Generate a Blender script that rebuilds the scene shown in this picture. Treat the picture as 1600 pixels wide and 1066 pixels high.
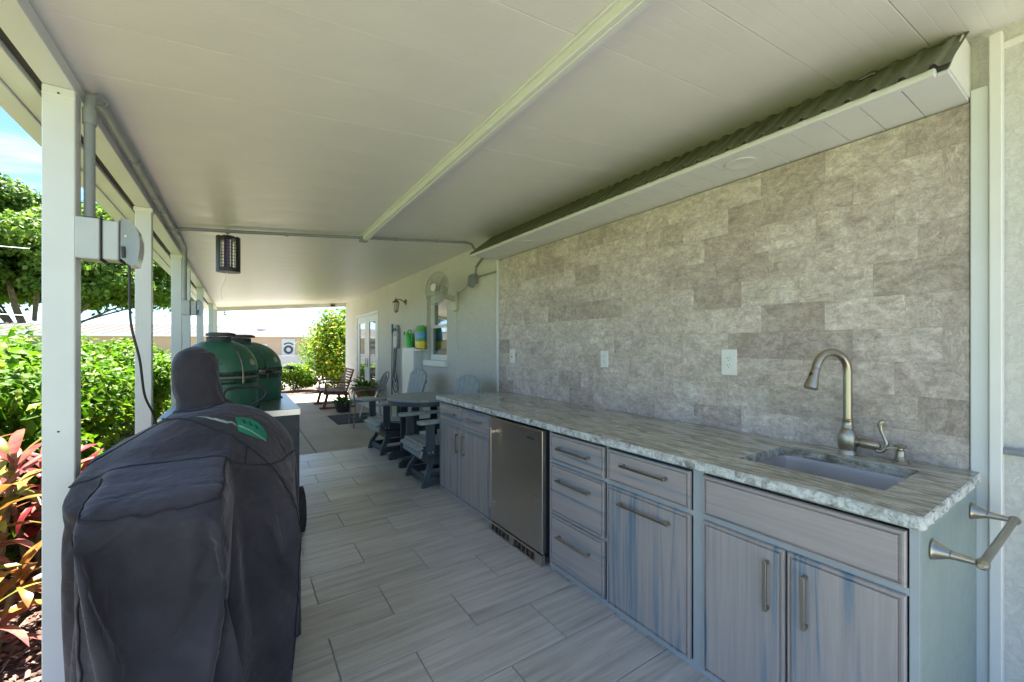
import bpy, bmesh, math, random
import numpy as np
from mathutils import Vector, Matrix, noise
random.seed(7); RNG = np.random.default_rng(7)
R = math.radians; PI = math.pi
S = bpy.context.scene
for o in list(bpy.data.objects): bpy.data.objects.remove(o)
COL = S.collection
# ---------------------------------------------------------------- camera, sky, sun, exposure
cam = bpy.data.cameras.new('camera'); camo = bpy.data.objects.new('camera', cam); COL.objects.link(camo)
cam.sensor_width = 36; cam.lens = 644/1600*36; cam.shift_y = 9/1600
camo.location = (0, 0, 1.409); camo.rotation_euler = (R(90), 0, R(-33.3)); cam.clip_start = .05; cam.clip_end = 600
S.camera = camo
S.render.engine = 'CYCLES'
W = bpy.data.worlds.new('World'); S.world = W; W.use_nodes = True
SUN = Vector((0.0, .27, .963)).normalized()
def build_world():
    nt = W.node_tree; n = nt.nodes; l = nt.links; n.clear()
    out = n.new('ShaderNodeOutputWorld'); bg = n.new('ShaderNodeBackground'); sky = n.new('ShaderNodeTexSky')
    sky.sky_type = 'NISHITA'; sky.sun_disc = False
    sky.sun_elevation = math.asin(SUN.z); sky.sun_rotation = math.atan2(SUN.x, SUN.y)
    sky.air_density = .85; sky.dust_density = .02; sky.ozone_density = 2.5; sky.altitude = 900
    tc = n.new('ShaderNodeTexCoord'); sep = n.new('ShaderNodeSeparateXYZ'); l.new(tc.outputs['Generated'], sep.inputs[0])
    # clouds: project the view direction onto a high layer
    ad = n.new('ShaderNodeMath'); ad.operation = 'ADD'; ad.inputs[1].default_value = .12; l.new(sep.outputs['Z'], ad.inputs[0])
    mx = n.new('ShaderNodeMath'); mx.operation = 'MAXIMUM'; mx.inputs[1].default_value = .02; l.new(ad.outputs[0], mx.inputs[0])
    dv = n.new('ShaderNodeVectorMath'); dv.operation = 'DIVIDE'; l.new(tc.outputs['Generated'], dv.inputs[0])
    cb = n.new('ShaderNodeCombineXYZ'); [l.new(mx.outputs[0], cb.inputs[i]) for i in range(3)]; l.new(cb.outputs[0], dv.inputs[1])
    mp = n.new('ShaderNodeMapping'); mp.inputs['Rotation'].default_value = (0, 0, R(25)); mp.inputs['Scale'].default_value = (.55, 1.5, 1); mp.inputs['Location'].default_value = (.35, 1.1, 0)
    l.new(dv.outputs[0], mp.inputs[0])
    ns = n.new('ShaderNodeTexNoise'); ns.inputs['Scale'].default_value = 1.9; ns.inputs['Detail'].default_value = 9; ns.inputs['Roughness'].default_value = .6; ns.inputs['Distortion'].default_value = .5
    l.new(mp.outputs[0], ns.inputs['Vector'])
    rp = n.new('ShaderNodeValToRGB'); rp.color_ramp.elements[0].position = .47; rp.color_ramp.elements[0].color = (0, 0, 0, 1); rp.color_ramp.elements[1].position = .75; rp.color_ramp.elements[1].color = (.8, .8, .8, 1)
    l.new(ns.outputs['Fac'], rp.inputs[0])
    tint = n.new('ShaderNodeMix'); tint.data_type = 'RGBA'; tint.blend_type = 'MULTIPLY'; tint.inputs[0].default_value = 1
    l.new(sky.outputs[0], tint.inputs[6]); tint.inputs[7].default_value = (.66, .78, .88, 1)
    mix = n.new('ShaderNodeMix'); mix.data_type = 'RGBA'; l.new(rp.outputs[0], mix.inputs[0]); l.new(tint.outputs[2], mix.inputs[6]); mix.inputs[7].default_value = (3.5, 3.7, 4.0, 1)
    l.new(mix.outputs[2], bg.inputs[0]); bg.inputs[1].default_value = .062; l.new(bg.outputs[0], out.inputs[0])
build_world()
sl = bpy.data.lights.new('sun', 'SUN'); sl.energy = 4.6; sl.angle = R(.53); sl.color = (1, .94, .84)
so = bpy.data.objects.new('sun', sl); COL.objects.link(so); so.rotation_euler = SUN.to_track_quat('Z', 'Y').to_euler()
S.view_settings.view_transform = 'Standard'; S.view_settings.look = 'None'; S.view_settings.gamma = 1; S.view_settings.use_curve_mapping = False
S.view_settings.exposure = 2.92
S.cycles.max_bounces = 10; S.cycles.diffuse_bounces = 6; S.cycles.glossy_bounces = 4; S.cycles.transmission_bounces = 6; S.cycles.transparent_max_bounces = 8
# ---------------------------------------------------------------- helpers
class MB:
    def __init__(s): s.v = []; s.f = []; s.sm = []
    def add(s, vs, fs, smooth=False, M=None):
        b = len(s.v)
        s.v += [tuple(M @ Vector(v)) if M else tuple(v) for v in vs]
        s.f += [tuple(b+i for i in f) for f in fs]; s.sm += [smooth]*len(fs); return s
    def box(s, x0, x1, y0, y1, z0, z1, bev=0, M=None):
        if bev <= 0:
            vs = [(x, y, z) for z in (z0, z1) for y in (y0, y1) for x in (x0, x1)]
            return s.add(vs, [(0, 2, 3, 1), (4, 5, 7, 6), (0, 1, 5, 4), (2, 6, 7, 3), (0, 4, 6, 2), (1, 3, 7, 5)], False, M)
        bm = bmesh.new(); bmesh.ops.create_cube(bm, size=1)
        for v in bm.verts: v.co = Vector(((x0+x1)/2+v.co.x*(x1-x0), (y0+y1)/2+v.co.y*(y1-y0), (z0+z1)/2+v.co.z*(z1-z0)))
        bmesh.ops.bevel(bm, geom=list(bm.edges), offset=bev, segments=1, affect='EDGES')
        bm.verts.ensure_lookup_table()
        s.add([tuple(v.co) for v in bm.verts], [tuple(v.index for v in f.verts) for f in bm.faces], False, M); bm.free(); return s
    def bar(s, p0, p1, w, h, up=(0, 0, 1), bev=.0):
        p0 = Vector(p0); p1 = Vector(p1); d = (p1-p0); L = d.length; d.normalize(); up = Vector(up)
        a = d.cross(up)
        if a.length < 1e-4: a = d.cross(Vector((0, 1, 0)))
        a.normalize(); b = a.cross(d).normalized()
        M = Matrix(((d.x, a.x, b.x, p0.x), (d.y, a.y, b.y, p0.y), (d.z, a.z, b.z, p0.z), (0, 0, 0, 1)))
        return s.box(0, L, -w/2, w/2, -h/2, h/2, bev, M)
    def tube(s, pts, r, n=10, closed=False, caps=True, flat=1.0):
        pts = [Vector(p) for p in pts]; m = len(pts); rs = r if isinstance(r, (list, tuple)) else [r]*m
        vs = []; T = []
        for i in range(m):
            a = pts[(i-1) % m] if (closed or i > 0) else pts[i]; b = pts[(i+1) % m] if (closed or i < m-1) else pts[i]
            T.append((b-a).normalized())
        ref = Vector((0, 0, 1)) if abs(T[0].z) < .9 else Vector((0, 1, 0))
        N = (ref - T[0]*ref.dot(T[0])).normalized()
        for i in range(m):
            N = (N - T[i]*N.dot(T[i])).normalized(); B = T[i].cross(N)
            for k in range(n):
                a = 2*PI*k/n; vs.append(pts[i]+(N*math.cos(a)*flat+B*math.sin(a))*rs[i])
        fs = []
        for i in range(m if closed else m-1):
            j = (i+1) % m
            for k in range(n): k2 = (k+1) % n; fs.append((i*n+k, i*n+k2, j*n+k2, j*n+k))
        if caps and not closed: fs += [tuple(range(n))[::-1], tuple((m-1)*n+k for k in range(n))]
        return s.add(vs, fs, True)
    def lathe(s, prof, c=(0, 0, 0), n=32, axis='Z', M=None, ell=1.0):
        vs = []; fs = []; m = len(prof)
        for (r, h) in prof:
            for k in range(n):
                a = 2*PI*k/n; x, y = r*math.cos(a), r*math.sin(a)*ell
                p = {'Z': (x, y, h), 'X': (h, x, y), 'Y': (y, h, x)}[axis]
                vs.append((c[0]+p[0], c[1]+p[1], c[2]+p[2]))
        for i in range(m-1):
            for k in range(n): k2 = (k+1) % n; fs.append((i*n+k, i*n+k2, (i+1)*n+k2, (i+1)*n+k))
        if prof[0][0] > 1e-5: fs.append(tuple(range(n))[::-1])
        if prof[-1][0] > 1e-5: fs.append(tuple((m-1)*n+k for k in range(n)))
        return s.add(vs, fs, True, M)
    def prism(s, poly, a0, a1, axis='Y', M=None):
        n = len(poly); vs = []
        for a in (a0, a1):
            for (p, q) in poly: vs.append({'Y': (p, a, q), 'X': (a, p, q), 'Z': (p, q, a)}[axis])
        fs = [tuple(range(n)), tuple(n+i for i in range(n))[::-1]] + [(i, n+i, n+(i+1) % n, (i+1) % n) for i in range(n)]
        return s.add(vs, fs, False, M)
    def mesh(s, name, mat):
        me = bpy.data.meshes.new(name); me.from_pydata([tuple(v) for v in s.v], [], s.f)
        bm = bmesh.new(); bm.from_mesh(me); bmesh.ops.recalc_face_normals(bm, faces=bm.faces); bm.to_mesh(me); bm.free()
        me.polygons.foreach_set('use_smooth', s.sm); me.materials.append(mat)
        if any(s.sm): me.set_sharp_from_angle(angle=R(38))
        return me
    def build(s, name, mat, parent=None, loc=None):
        o = bpy.data.objects.new(name, s.mesh(name, mat)); COL.objects.link(o)
        if parent: o.parent = parent
        if loc: o.location = loc
        return o
def tag(o, label=None, cat=None, group=None, kind=None):
    if label: o['label'] = label
    if cat: o['category'] = cat
    if group: o['group'] = group
    if kind: o['kind'] = kind
    return o
def thing(name, label, cat, loc=(0, 0, 0), rz=0, group=None):
    o = bpy.data.objects.new(name, None); COL.objects.link(o); o.location = loc; o.rotation_euler = (0, 0, rz); o.empty_display_size = .1
    return tag(o, label, cat, group)
def copy_tree(o, parent=None):
    c = o.copy(); COL.objects.link(c); c.parent = parent
    for ch in list(o.children): copy_tree(ch, c)
    return c
def inst(name, me, parent, loc=(0, 0, 0), rot=(0, 0, 0), scale=(1, 1, 1)):
    o = bpy.data.objects.new(name, me); COL.objects.link(o); o.parent = parent; o.location = loc; o.rotation_euler = rot; o.scale = scale; return o
def np_mesh(name, verts, faces, mat, smooth=False):
    me = bpy.data.meshes.new(name); nv = len(verts); nf, k = faces.shape
    me.vertices.add(nv); me.vertices.foreach_set('co', np.ascontiguousarray(verts, dtype=np.float32).ravel())
    me.loops.add(nf*k); me.loops.foreach_set('vertex_index', np.ascontiguousarray(faces, dtype=np.int32).ravel())
    me.polygons.add(nf); me.polygons.foreach_set('loop_start', np.arange(0, nf*k, k, dtype=np.int32))
    me.polygons.foreach_set('use_smooth', np.full(nf, smooth)); me.update(calc_edges=True); me.materials.append(mat); return me
def text_mesh(txt, size, mat, depth=.001):
    cu = bpy.data.curves.new('lettering', 'FONT'); cu.body = txt; cu.size = size; cu.extrude = depth; cu.align_x = 'CENTER'; cu.align_y = 'CENTER'
    t = bpy.data.objects.new('lettering', cu); COL.objects.link(t); dg = bpy.context.evaluated_depsgraph_get()
    me = bpy.data.meshes.new_from_object(t.evaluated_get(dg)); bpy.data.objects.remove(t); me.materials.clear(); me.materials.append(mat); return me
# ---------------------------------------------------------------- materials
class Mat:
    def __init__(s, name, col=(.5, .5, .5), rough=.5, metal=0, spec=.5):
        s.m = bpy.data.materials.new(name); s.m.use_nodes = True; s.n = s.m.node_tree.nodes; s.l = s.m.node_tree.links
        s.b = s.n['Principled BSDF']; s.b.inputs['Base Color'].default_value = (*col, 1); s.b.inputs['Roughness'].default_value = rough
        s.b.inputs['Metallic'].default_value = metal; s.b.inputs['Specular IOR Level'].default_value = spec
        s.col = None; s.c0 = col
    def new(s, t): return s.n.new(t)
    def coord(s, kind='Object', scale=(1, 1, 1), rot=(0, 0, 0), rnd=False):
        tc = s.new('ShaderNodeTexCoord'); mp = s.new('ShaderNodeMapping'); mp.inputs['Scale'].default_value = scale; mp.inputs['Rotation'].default_value = rot
        src = tc.outputs[kind] if kind != 'World' else s.new('ShaderNodeNewGeometry').outputs['Position']
        if rnd:
            oi = s.new('ShaderNodeObjectInfo'); mu = s.new('ShaderNodeMath'); mu.operation = 'MULTIPLY'; mu.inputs[1].default_value = 37
            s.l.new(oi.outputs['Random'], mu.inputs[0]); va = s.new('ShaderNodeVectorMath'); va.operation = 'ADD'
            s.l.new(src, va.inputs[0]); s.l.new(mu.outputs[0], va.inputs[1]); src = va.outputs[0]
        s.l.new(src, mp.inputs[0]); return mp.outputs[0]
    def noise(s, vec, scale, detail=6, rough=.55, dist=0):
        t = s.new('ShaderNodeTexNoise'); t.inputs['Scale'].default_value = scale; t.inputs['Detail'].default_value = detail
        t.inputs['Roughness'].default_value = rough; t.inputs['Distortion'].default_value = dist; s.l.new(vec, t.inputs['Vector']); return t.outputs['Fac']
    def vor(s, vec, scale, feat='F1'):
        t = s.new('ShaderNodeTexVoronoi'); t.feature = feat; t.inputs['Scale'].default_value = scale; s.l.new(vec, t.inputs['Vector']); return t.outputs['Distance']
    def ramp(s, fac, stops):
        r = s.new('ShaderNodeValToRGB'); e = r.color_ramp.elements
        while len(e) < len(stops): e.new(.5)
        for i, (p, c) in enumerate(stops):
            e[i].position = p; e[i].color = (*c, 1) if not isinstance(c, (int, float)) else (c, c, c, 1)
        s.l.new(fac, r.inputs[0]); return r.outputs[0]
    def mix(s, a, b, fac, mode='MIX'):
        m = s.new('ShaderNodeMix'); m.data_type = 'RGBA'; m.blend_type = mode
        for sock, val in ((m.inputs[0], fac), (m.inputs[6], a), (m.inputs[7], b)):
            if hasattr(val, 'is_output'): s.l.new(val, sock)
            elif isinstance(val, tuple): sock.default_value = (*val, 1)
            else: sock.default_value = val
        return m.outputs[2]
    def math(s, op, a, b):
        m = s.new('ShaderNodeMath'); m.operation = op
        for i, v in enumerate((a, b)):
            if hasattr(v, 'is_output'): s.l.new(v, m.inputs[i])
            else: m.inputs[i].default_value = v
        return m.outputs[0]
    def color(s, sock): s.l.new(sock, s.b.inputs['Base Color']); return s
    def roughness(s, sock): s.l.new(sock, s.b.inputs['Roughness']); return s
    def bump(s, h, strength=.3, dist=.005):
        b = s.new('ShaderNodeBump'); b.inputs['Strength'].default_value = strength; b.inputs['Distance'].default_value = dist
        s.l.new(h, b.inputs['Height']); s.l.new(b.outputs[0], s.b.inputs['Normal']); return s
    def rnd(s): return s.new('ShaderNodeObjectInfo').outputs['Random']
    def island(s): return s.new('ShaderNodeNewGeometry').outputs['Random Per Island']
def simple(name, col, rough=.5, metal=0, var=.06, scale=8, bump=.0, bs=200, bd=.001, spec=.5):
    m = Mat(name, col, rough, metal, spec); v = m.coord('Object'); n = m.noise(v, scale)
    lo = tuple(max(0, c*(1-var*2)) for c in col); hi = tuple(min(1, c*(1+var*2)) for c in col)
    m.color(m.ramp(n, [(.3, lo), (.7, hi)])); dr_ = .015 if metal > .5 else .06; m.roughness(m.ramp(m.noise(v, scale*3), [(.3, max(0, rough-dr_)), (.7, min(1, rough+dr_))]))
    if bump: m.bump(m.noise(v, bs, 3), bump, bd)
    return m.m
M = {}
M['white'] = simple('painted_aluminium', (.66, .68, .68), .38, var=.025, scale=3)
M['cream'] = simple('cream_aluminium', (.74, .73, .70), .35, var=.02, scale=3)
M['white_plastic'] = simple('white_plastic', (.74, .75, .73), .35, var=.02)
M['ivory'] = simple('ivory_plastic', (.55, .56, .44), .45, var=.04)
M['pvc'] = simple('grey_pvc', (.24, .26, .27), .45, var=.06)
M['pvc_light'] = simple('light_grey_pvc', (.47, .50, .51), .4, var=.04)
M['dark'] = simple('black_plastic', (.02, .02, .022), .45, var=.2)
M['gap_shade'] = simple('painted_gap_shade', (.05, .05, .045), .7)  # near-black colour that paints shade into the eave gap
M['steel'] = simple('brushed_steel', (.50, .49, .47), .30, 1, var=.01, scale=4)
M['nickel'] = Mat('antique_nickel', (.40, .365, .30), .33, 1).m
M['green_enamel'] = simple('green_ceramic', (.022, .115, .070), .33, 0, var=.08, scale=9, bump=.12, bs=260, bd=.001, spec=.6)
M['band'] = simple('green_band_steel', (.02, .06, .045), .3, .4, var=.1)
M['wallwhite'] = simple('white_masonry', (.34, .34, .33), .8, var=.05)
M['slate'] = simple('slate_poly_lumber', (.055, .074, .085), .5, var=.08, scale=14, bump=.15, bs=120)
M['slate_light'] = simple('light_grey_poly_lumber', (.29, .33, .345), .5, var=.07, scale=14, bump=.15, bs=120)
M['terracotta'] = simple('terracotta', (.30, .13, .085), .75, var=.12)
M['pot_dark'] = simple('dark_plastic_pot', (.035, .032, .035), .55, var=.1)
M['rubber'] = simple('tyre_rubber', (.022, .022, .023), .75, var=.15)
M['lamp_glass'] = simple('bevelled_glass', (.5, .5, .46), .12, var=.05)
M['pewter'] = simple('pewter_metal', (.20, .17, .13), .4, .8, var=.15, scale=25)
def m_floor():
    m = Mat('wood_look_porcelain', rough=.34); v = m.coord('Object', rnd=True)
    mp = m.new('ShaderNodeMapping'); mp.inputs['Scale'].default_value = (.9, 17, 1); m.l.new(v, mp.inputs[0])
    n1 = m.noise(mp.outputs[0], 1.6, 7, .62, .35); n2 = m.noise(mp.outputs[0], 6, 5, .6)
    c = m.ramp(n1, [(.28, (.38, .36, .335)), (.45, (.53, .51, .485)), (.58, (.62, .60, .57)), (.76, (.69, .67, .645))])
    c = m.mix(c, m.ramp(n2, [(.35, .78), (.65, 1.0)]), .55, 'MULTIPLY'); c = m.mix(c, m.ramp(m.rnd(), [(0, .90), (1, 1.06)]), 1.0, 'MULTIPLY')
    c = m.mix(c, m.ramp(m.noise(m.coord('World'), 1.1, 7, .65), [(.3, (.86, .85, .83)), (.65, (1.04, 1.04, 1.04))]), 1., 'MULTIPLY'); sp_ = m.noise(m.coord('World'), 17, 8, .75); c = m.mix(c, m.ramp(sp_, [(.30, .72), (.36, 1.)]), .6, 'MULTIPLY')
    m.color(c); m.roughness(m.ramp(n2, [(.3, .27), (.7, .42)])); m.bump(n2, .08, .002); return m.m
M['floor_tile'] = m_floor()
def m_concrete(name, base, sc=1.0):
    m = Mat(name, rough=.8); v = m.coord('World'); a = m.noise(v, 1.1*sc, 8, .65); b = m.noise(v, 14*sc, 5, .6); g = m.noise(v, 160, 3, .6)
    c = m.ramp(a, [(.3, tuple(x*.78 for x in base)), (.55, base), (.75, tuple(min(.8, x*1.13) for x in base))])
    c = m.mix(c, m.ramp(b, [(.35, .84), (.7, 1.05)]), .7, 'MULTIPLY'); c = m.mix(c, m.ramp(g, [(.35, .85), (.65, 1.08)]), .5, 'MULTIPLY')
    m.color(c); m.bump(g, .25, .002); m.roughness(m.ramp(b, [(.3, .6), (.7, .85)])); return m.m
M['slab'] = m_concrete('tan_concrete', (.40, .35, .28)); M['drive'] = m_concrete('pale_concrete', (.34, .325, .30), .5); M['wgrout'] = simple('stone_coloured_grout', (.48, .43, .385), .9, var=.1, scale=40); M['grout'] = simple('tile_grout', (.32, .31, .295), .9, var=.1, scale=60)
def m_stone():
    m = Mat('split_face_stone_tile', rough=.62); v = m.coord('Object', rnd=True)
    w = m.noise(v, 4.2, 9, .72, 1.6); f = m.noise(v, 38, 7, .74, .8); g = m.noise(v, 230, 3, .6)
    mp = m.new('ShaderNodeMapping'); mp.inputs['Rotation'].default_value = (R(35), 0, 0); mp.inputs['Scale'].default_value = (1, 1.0, 2.4); m.l.new(v, mp.inputs[0])
    s = m.noise(mp.outputs[0], 11, 9, .78, .7)
    c = m.ramp(w, [(.25, (.43, .36, .315)), (.45, (.555, .485, .435)), (.6, (.655, .59, .54)), (.78, (.76, .715, .67))])
    c = m.mix(c, m.ramp(s, [(.34, .62), (.5, .98), (.66, 1.28)]), .75, 'MULTIPLY')
    c = m.mix(c, m.ramp(f, [(.38, .72), (.62, 1.22)]), .7, 'MULTIPLY')
    c = m.mix(c, m.ramp(g, [(.4, .82), (.62, 1.16)]), .6, 'MULTIPLY')
    c = m.mix(c, m.ramp(m.rnd(), [(0, (.80, .775, .76)), (.22, (.86, .84, .825)), (.3, (.97, .96, .955)), (.75, (1.02, 1.02, 1.02)), (1, (1.15, 1.15, 1.15))]), 1, 'MULTIPLY')
    m.color(c); h = m.math('ADD', m.math('MULTIPLY', s, 1.4), m.math('MULTIPLY', f, .55)); m.bump(h, .85, .010); return m.m
M['stone'] = m_stone()
def m_stucco(name, base, sc=55):
    m = Mat(name, rough=.85); v = m.coord('World'); a = m.noise(v, sc, 4, .6, .8); b = m.noise(v, 1.2, 5); k = m.vor(v, sc*.45)
    m.color(m.mix(m.ramp(b, [(.3, tuple(x*.93 for x in base)), (.7, base)]), m.ramp(a, [(.35, .84), (.6, 1.03)]), .7, 'MULTIPLY'))
    m.bump(m.math('ADD', m.ramp(a, [(.4, 0.), (.6, 1.)]), k), .4, .005); return m.m
M['stucco'] = m_stucco('sage_white_stucco', (.62, .61, .565), 42); M['stucco_far'] = m_stucco('peach_stucco', (.44, .33, .23), 20)
def m_cab(name, vertical):
    m = Mat(name, rough=.42); v = m.coord('Object', rnd=True); sc = (1, 15, .55) if vertical else (1, .55, 15)
    mp = m.new('ShaderNodeMapping'); mp.inputs['Scale'].default_value = sc; m.l.new(v, mp.inputs[0])
    n = m.noise(mp.outputs[0], 1.3, 6, .6, 1.1); f = m.noise(mp.outputs[0], 7, 4, .6)
    c = m.ramp(n, [(.34, (.16, .215, .265)), (.41, (.27, .295, .32)), (.465, (.38, .335, .315)), (.7, (.45, .39, .36))])
    c = m.mix(c, m.ramp(f, [(.32, .86), (.65, 1.04)]), .6, 'MULTIPLY'); m.color(c); m.bump(f, .12, .001); return m.m
M['cab_v'] = m_cab('greige_streaked_board_vertical', True); M['cab_h'] = m_cab('greige_streaked_board_horizontal', False)
M['cab_frame'] = simple('blue_grey_cabinet_board', (.40, .435, .44), .42, var=.03); M['cab_end'] = simple('grey_green_end_panel', (.27, .33, .30), .45, var=.03)
def m_granite():
    m = Mat('veined_granite', rough=.16); v = m.coord('World')
    mp = m.new('ShaderNodeMapping'); mp.inputs['Scale'].default_value = (7, 1.5, 7); mp.inputs['Rotation'].default_value = (0, 0, R(-9)); m.l.new(v, mp.inputs[0])
    a = m.noise(mp.outputs[0], 1.7, 10, .72, 2.2); b = m.noise(mp.outputs[0], 6.5, 8, .72, 1.6); s = m.noise(v, 120, 4, .65)
    c = m.ramp(a, [(.32, (.12, .10, .075)), (.43, (.26, .24, .18)), (.50, (.40, .385, .31)), (.57, (.56, .56, .50)), (.64, (.38, .36, .28)), (.76, (.22, .18, .12))])
    c = m.mix(c, m.ramp(b, [(.33, .55), (.5, 1.), (.66, 1.28)]), .7, 'MULTIPLY'); c = m.mix(c, m.ramp(s, [(.36, .6), (.6, 1.15)]), .45, 'MULTIPLY'); m.color(c); return m.m
M['granite'] = m_granite()
def m_gedge():
    m = Mat('chiselled_granite_edge', rough=.5); v = m.coord('World'); a = m.noise(v, 22, 8, .7, .8); s = m.noise(v, 90, 5, .7)
    c = m.ramp(a, [(.33, (.09, .085, .07)), (.42, (.42, .42, .38)), (.55, (.74, .76, .73))]); c = m.mix(c, m.ramp(s, [(.33, .45), (.52, 1.05)]), .7, 'MULTIPLY')
    m.color(c); m.bump(s, .8, .008); return m.m
M['granite_edge'] = m_gedge()
def m_brushed(name, col, rough, scl):
    m = Mat(name, col, rough, 1); v = m.coord('Object', scale=scl); n = m.noise(v, 1, 4, .6)
    m.roughness(m.ramp(n, [(.3, rough-.03), (.7, rough+.04)])); m.color(m.ramp(n, [(.3, tuple(c*.95 for c in col)), (.7, col)])); return m.m
M['fridge'] = m_brushed('fridge_steel', (.58, .53, .48), .30, (3, 3, 70)); M['table_steel'] = simple('table_steel', (.26, .36, .42), .30, .85, var=.02, scale=2)
M['sink'] = m_brushed('sink_steel', (.60, .555, .52), .5, (200, 3, 3))
def m_cover():
    m = Mat('navy_canvas', rough=.8); m.b.inputs['Sheen Weight'].default_value = .22; m.b.inputs['Sheen Roughness'].default_value = .5; m.b.inputs['Sheen Tint'].default_value = (.8, .75, .85, 1)
    v = m.coord('World'); a = m.noise(v, 2.6, 6, .6, .4); w = m.noise(v, 420, 2, .5); b = m.noise(v, 9, 6, .65, .5)
    c = m.ramp(a, [(.28, (.011, .009, .013)), (.5, (.024, .021, .030)), (.72, (.048, .041, .052))]); c = m.mix(c, m.ramp(b, [(.35, (.9, .9, .9)), (.68, (1.12, 1.08, 1.04))]), .7, 'MULTIPLY')
    nn = m.noise(m.coord('World', scale=(1, 1, .8), rot=(.5, .35, .6)), 3.6, 3, .5, .9); n2 = m.noise(m.coord('World', scale=(1, 1, 1.3), rot=(-.6, .2, .1)), 7.5, 3, .5, .8)
    cr = lambda n: m.math('POWER', m.math('SUBTRACT', 1.0, m.math('ABSOLUTE', m.math('MULTIPLY', m.math('SUBTRACT', n, .5), 3.2), 0)), 2.0)
    m.color(c); hh_ = m.math('ADD', m.math('MULTIPLY', cr(nn), 1.0), m.math('MULTIPLY', cr(n2), .45)); m.bump(m.math('ADD', hh_, m.math('ADD', m.math('MULTIPLY', w, .03), m.math('MULTIPLY', b, .18))), .30, .018); return m.m
M['cover'] = m_cover(); M['piping'] = simple('black_piping', (.010, .010, .013), .7)
M['logo_green'] = simple('green_print', (.004, .20, .12), .6, var=.1); M['logo_white'] = simple('pale_print', (.33, .40, .36), .6, var=.15, scale=30)
def m_leaf(name, stops, trans=.35, rough=.52):
    m = Mat(name, rough=rough, spec=.25); c = m.ramp(m.island(), stops); m.color(c)
    tr = m.new('ShaderNodeBsdfTranslucent'); bright = m.mix(c, (1.5, 1.7, .7), 1., 'MULTIPLY'); m.l.new(bright, tr.inputs[0])
    mx = m.new('ShaderNodeMixShader'); mx.inputs[0].default_value = trans; out = m.n['Material Output']
    m.l.new(m.b.outputs[0], mx.inputs[1]); m.l.new(tr.outputs[0], mx.inputs[2]); m.l.new(mx.outputs[0], out.inputs[0]); return m.m
M['hedge_leaf'] = m_leaf('hibiscus_leaf', [(0, (.030, .085, .008)), (.35, (.065, .155, .012)), (.75, (.12, .225, .016)), (1, (.20, .27, .025))], .34)
M['oak_leaf'] = m_leaf('oak_leaf', [(0, (.045, .10, .015)), (.5, (.095, .17, .025)), (1, (.16, .23, .045))], .36)
M['croton_leaf'] = m_leaf('croton_leaf', [(0, (.05, .13, .01)), (.5, (.11, .22, .014)), (.72, (.20, .25, .015)), (.9, (.30, .24, .012)), (1, (.36, .20, .012))], .34)
M['low_leaf'] = m_leaf('boxwood_leaf', [(0, (.06, .14, .01)), (.6, (.13, .23, .014)), (1, (.21, .28, .02))], .34)
M['fern'] = m_leaf('fern_leaf', [(0, (.02, .07, .012)), (.6, (.05, .13, .02)), (1, (.11, .19, .03))], .3)
M['dry'] = m_leaf('dry_leaf', [(0, (.14, .09, .03)), (1, (.24, .17, .06))], .3)
def m_ti(name, a, b, c3):
    m = Mat(name, rough=.35); v = m.coord('Object'); n = m.noise(v, 9, 5, .6); r = m.rnd()
    c = m.ramp(n, [(.3, a), (.52, b), (.72, c3)]); c = m.mix(c, m.ramp(r, [(0, .75), (1, 1.2)]), 1., 'MULTIPLY'); m.color(c)
    tr = m.new('ShaderNodeBsdfTranslucent'); m.l.new(c, tr.inputs[0]); mx = m.new('ShaderNodeMixShader'); mx.inputs[0].default_value = .35
    m.l.new(m.b.outputs[0], mx.inputs[1]); m.l.new(tr.outputs[0], mx.inputs[2]); m.l.new(mx.outputs[0], m.n['Material Output'].inputs[0]); return m.m
M['ti_red'] = m_ti('red_cordyline_leaf', (.10, .012, .02), (.27, .02, .03), (.36, .09, .06)); M['ti_pink'] = m_ti('pink_cordyline_leaf', (.26, .05, .07), (.40, .14, .13), (.34, .25, .10))
M['ti_orange'] = m_ti('orange_cordyline_leaf', (.30, .07, .02), (.40, .19, .04), (.34, .30, .07)); M['ti_green'] = m_ti('green_cordyline_leaf', (.10, .12, .02), (.22, .24, .04), (.34, .36, .08))
M['bark'] = simple('bark', (.26, .20, .15), .9, var=.2, scale=3, bump=.6, bs=12, bd=.05); M['stem'] = simple('stem_bark', (.22, .17, .10), .85, var=.2, scale=20)
def m_mulch():
    m = Mat('red_bark_mulch', rough=.9); v = m.coord('World'); a = m.noise(v, 30, 6, .7, 1.5); k = m.vor(m.coord('World', scale=(1, .5, 1)), 42)
    m.color(m.mix(m.ramp(a, [(.3, (.05, .03, .022)), (.5, (.16, .10, .075)), (.72, (.30, .21, .17))]), m.ramp(k, [(.0, 1.15), (.7, .55)]), .7, 'MULTIPLY')); m.bump(m.math('ADD', a, k), .9, .03); return m.m
M['mulch'] = m_mulch()
def m_grass():
    m = Mat('lawn', rough=.9); v = m.coord('World'); a = m.noise(v, .5, 6, .6); b = m.noise(v, 40, 4, .7)
    m.color(m.mix(m.ramp(a, [(.3, (.10, .14, .04)), (.7, (.19, .22, .07))]), m.ramp(b, [(.3, .6), (.7, 1.2)]), .7, 'MULTIPLY')); m.bump(b, .6, .03); return m.m
M['grass'] = m_grass()
def m_glass():
    m = Mat('window_glass', (.02, .045, .045), .03, 0, 1.0); m.b.inputs['Coat Weight'].default_value = 1; m.b.inputs['Coat IOR'].default_value = 2.0; return m.m
M['glass'] = m_glass()
M['red_wood'] = simple('reddish_stained_wood', (.20, .065, .035), .5, var=.22, scale=12, bump=.2, bs=60); M['seat_wood'] = simple('greyed_seat_wood', (.16, .10, .085), .6, var=.15, scale=12)
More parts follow.
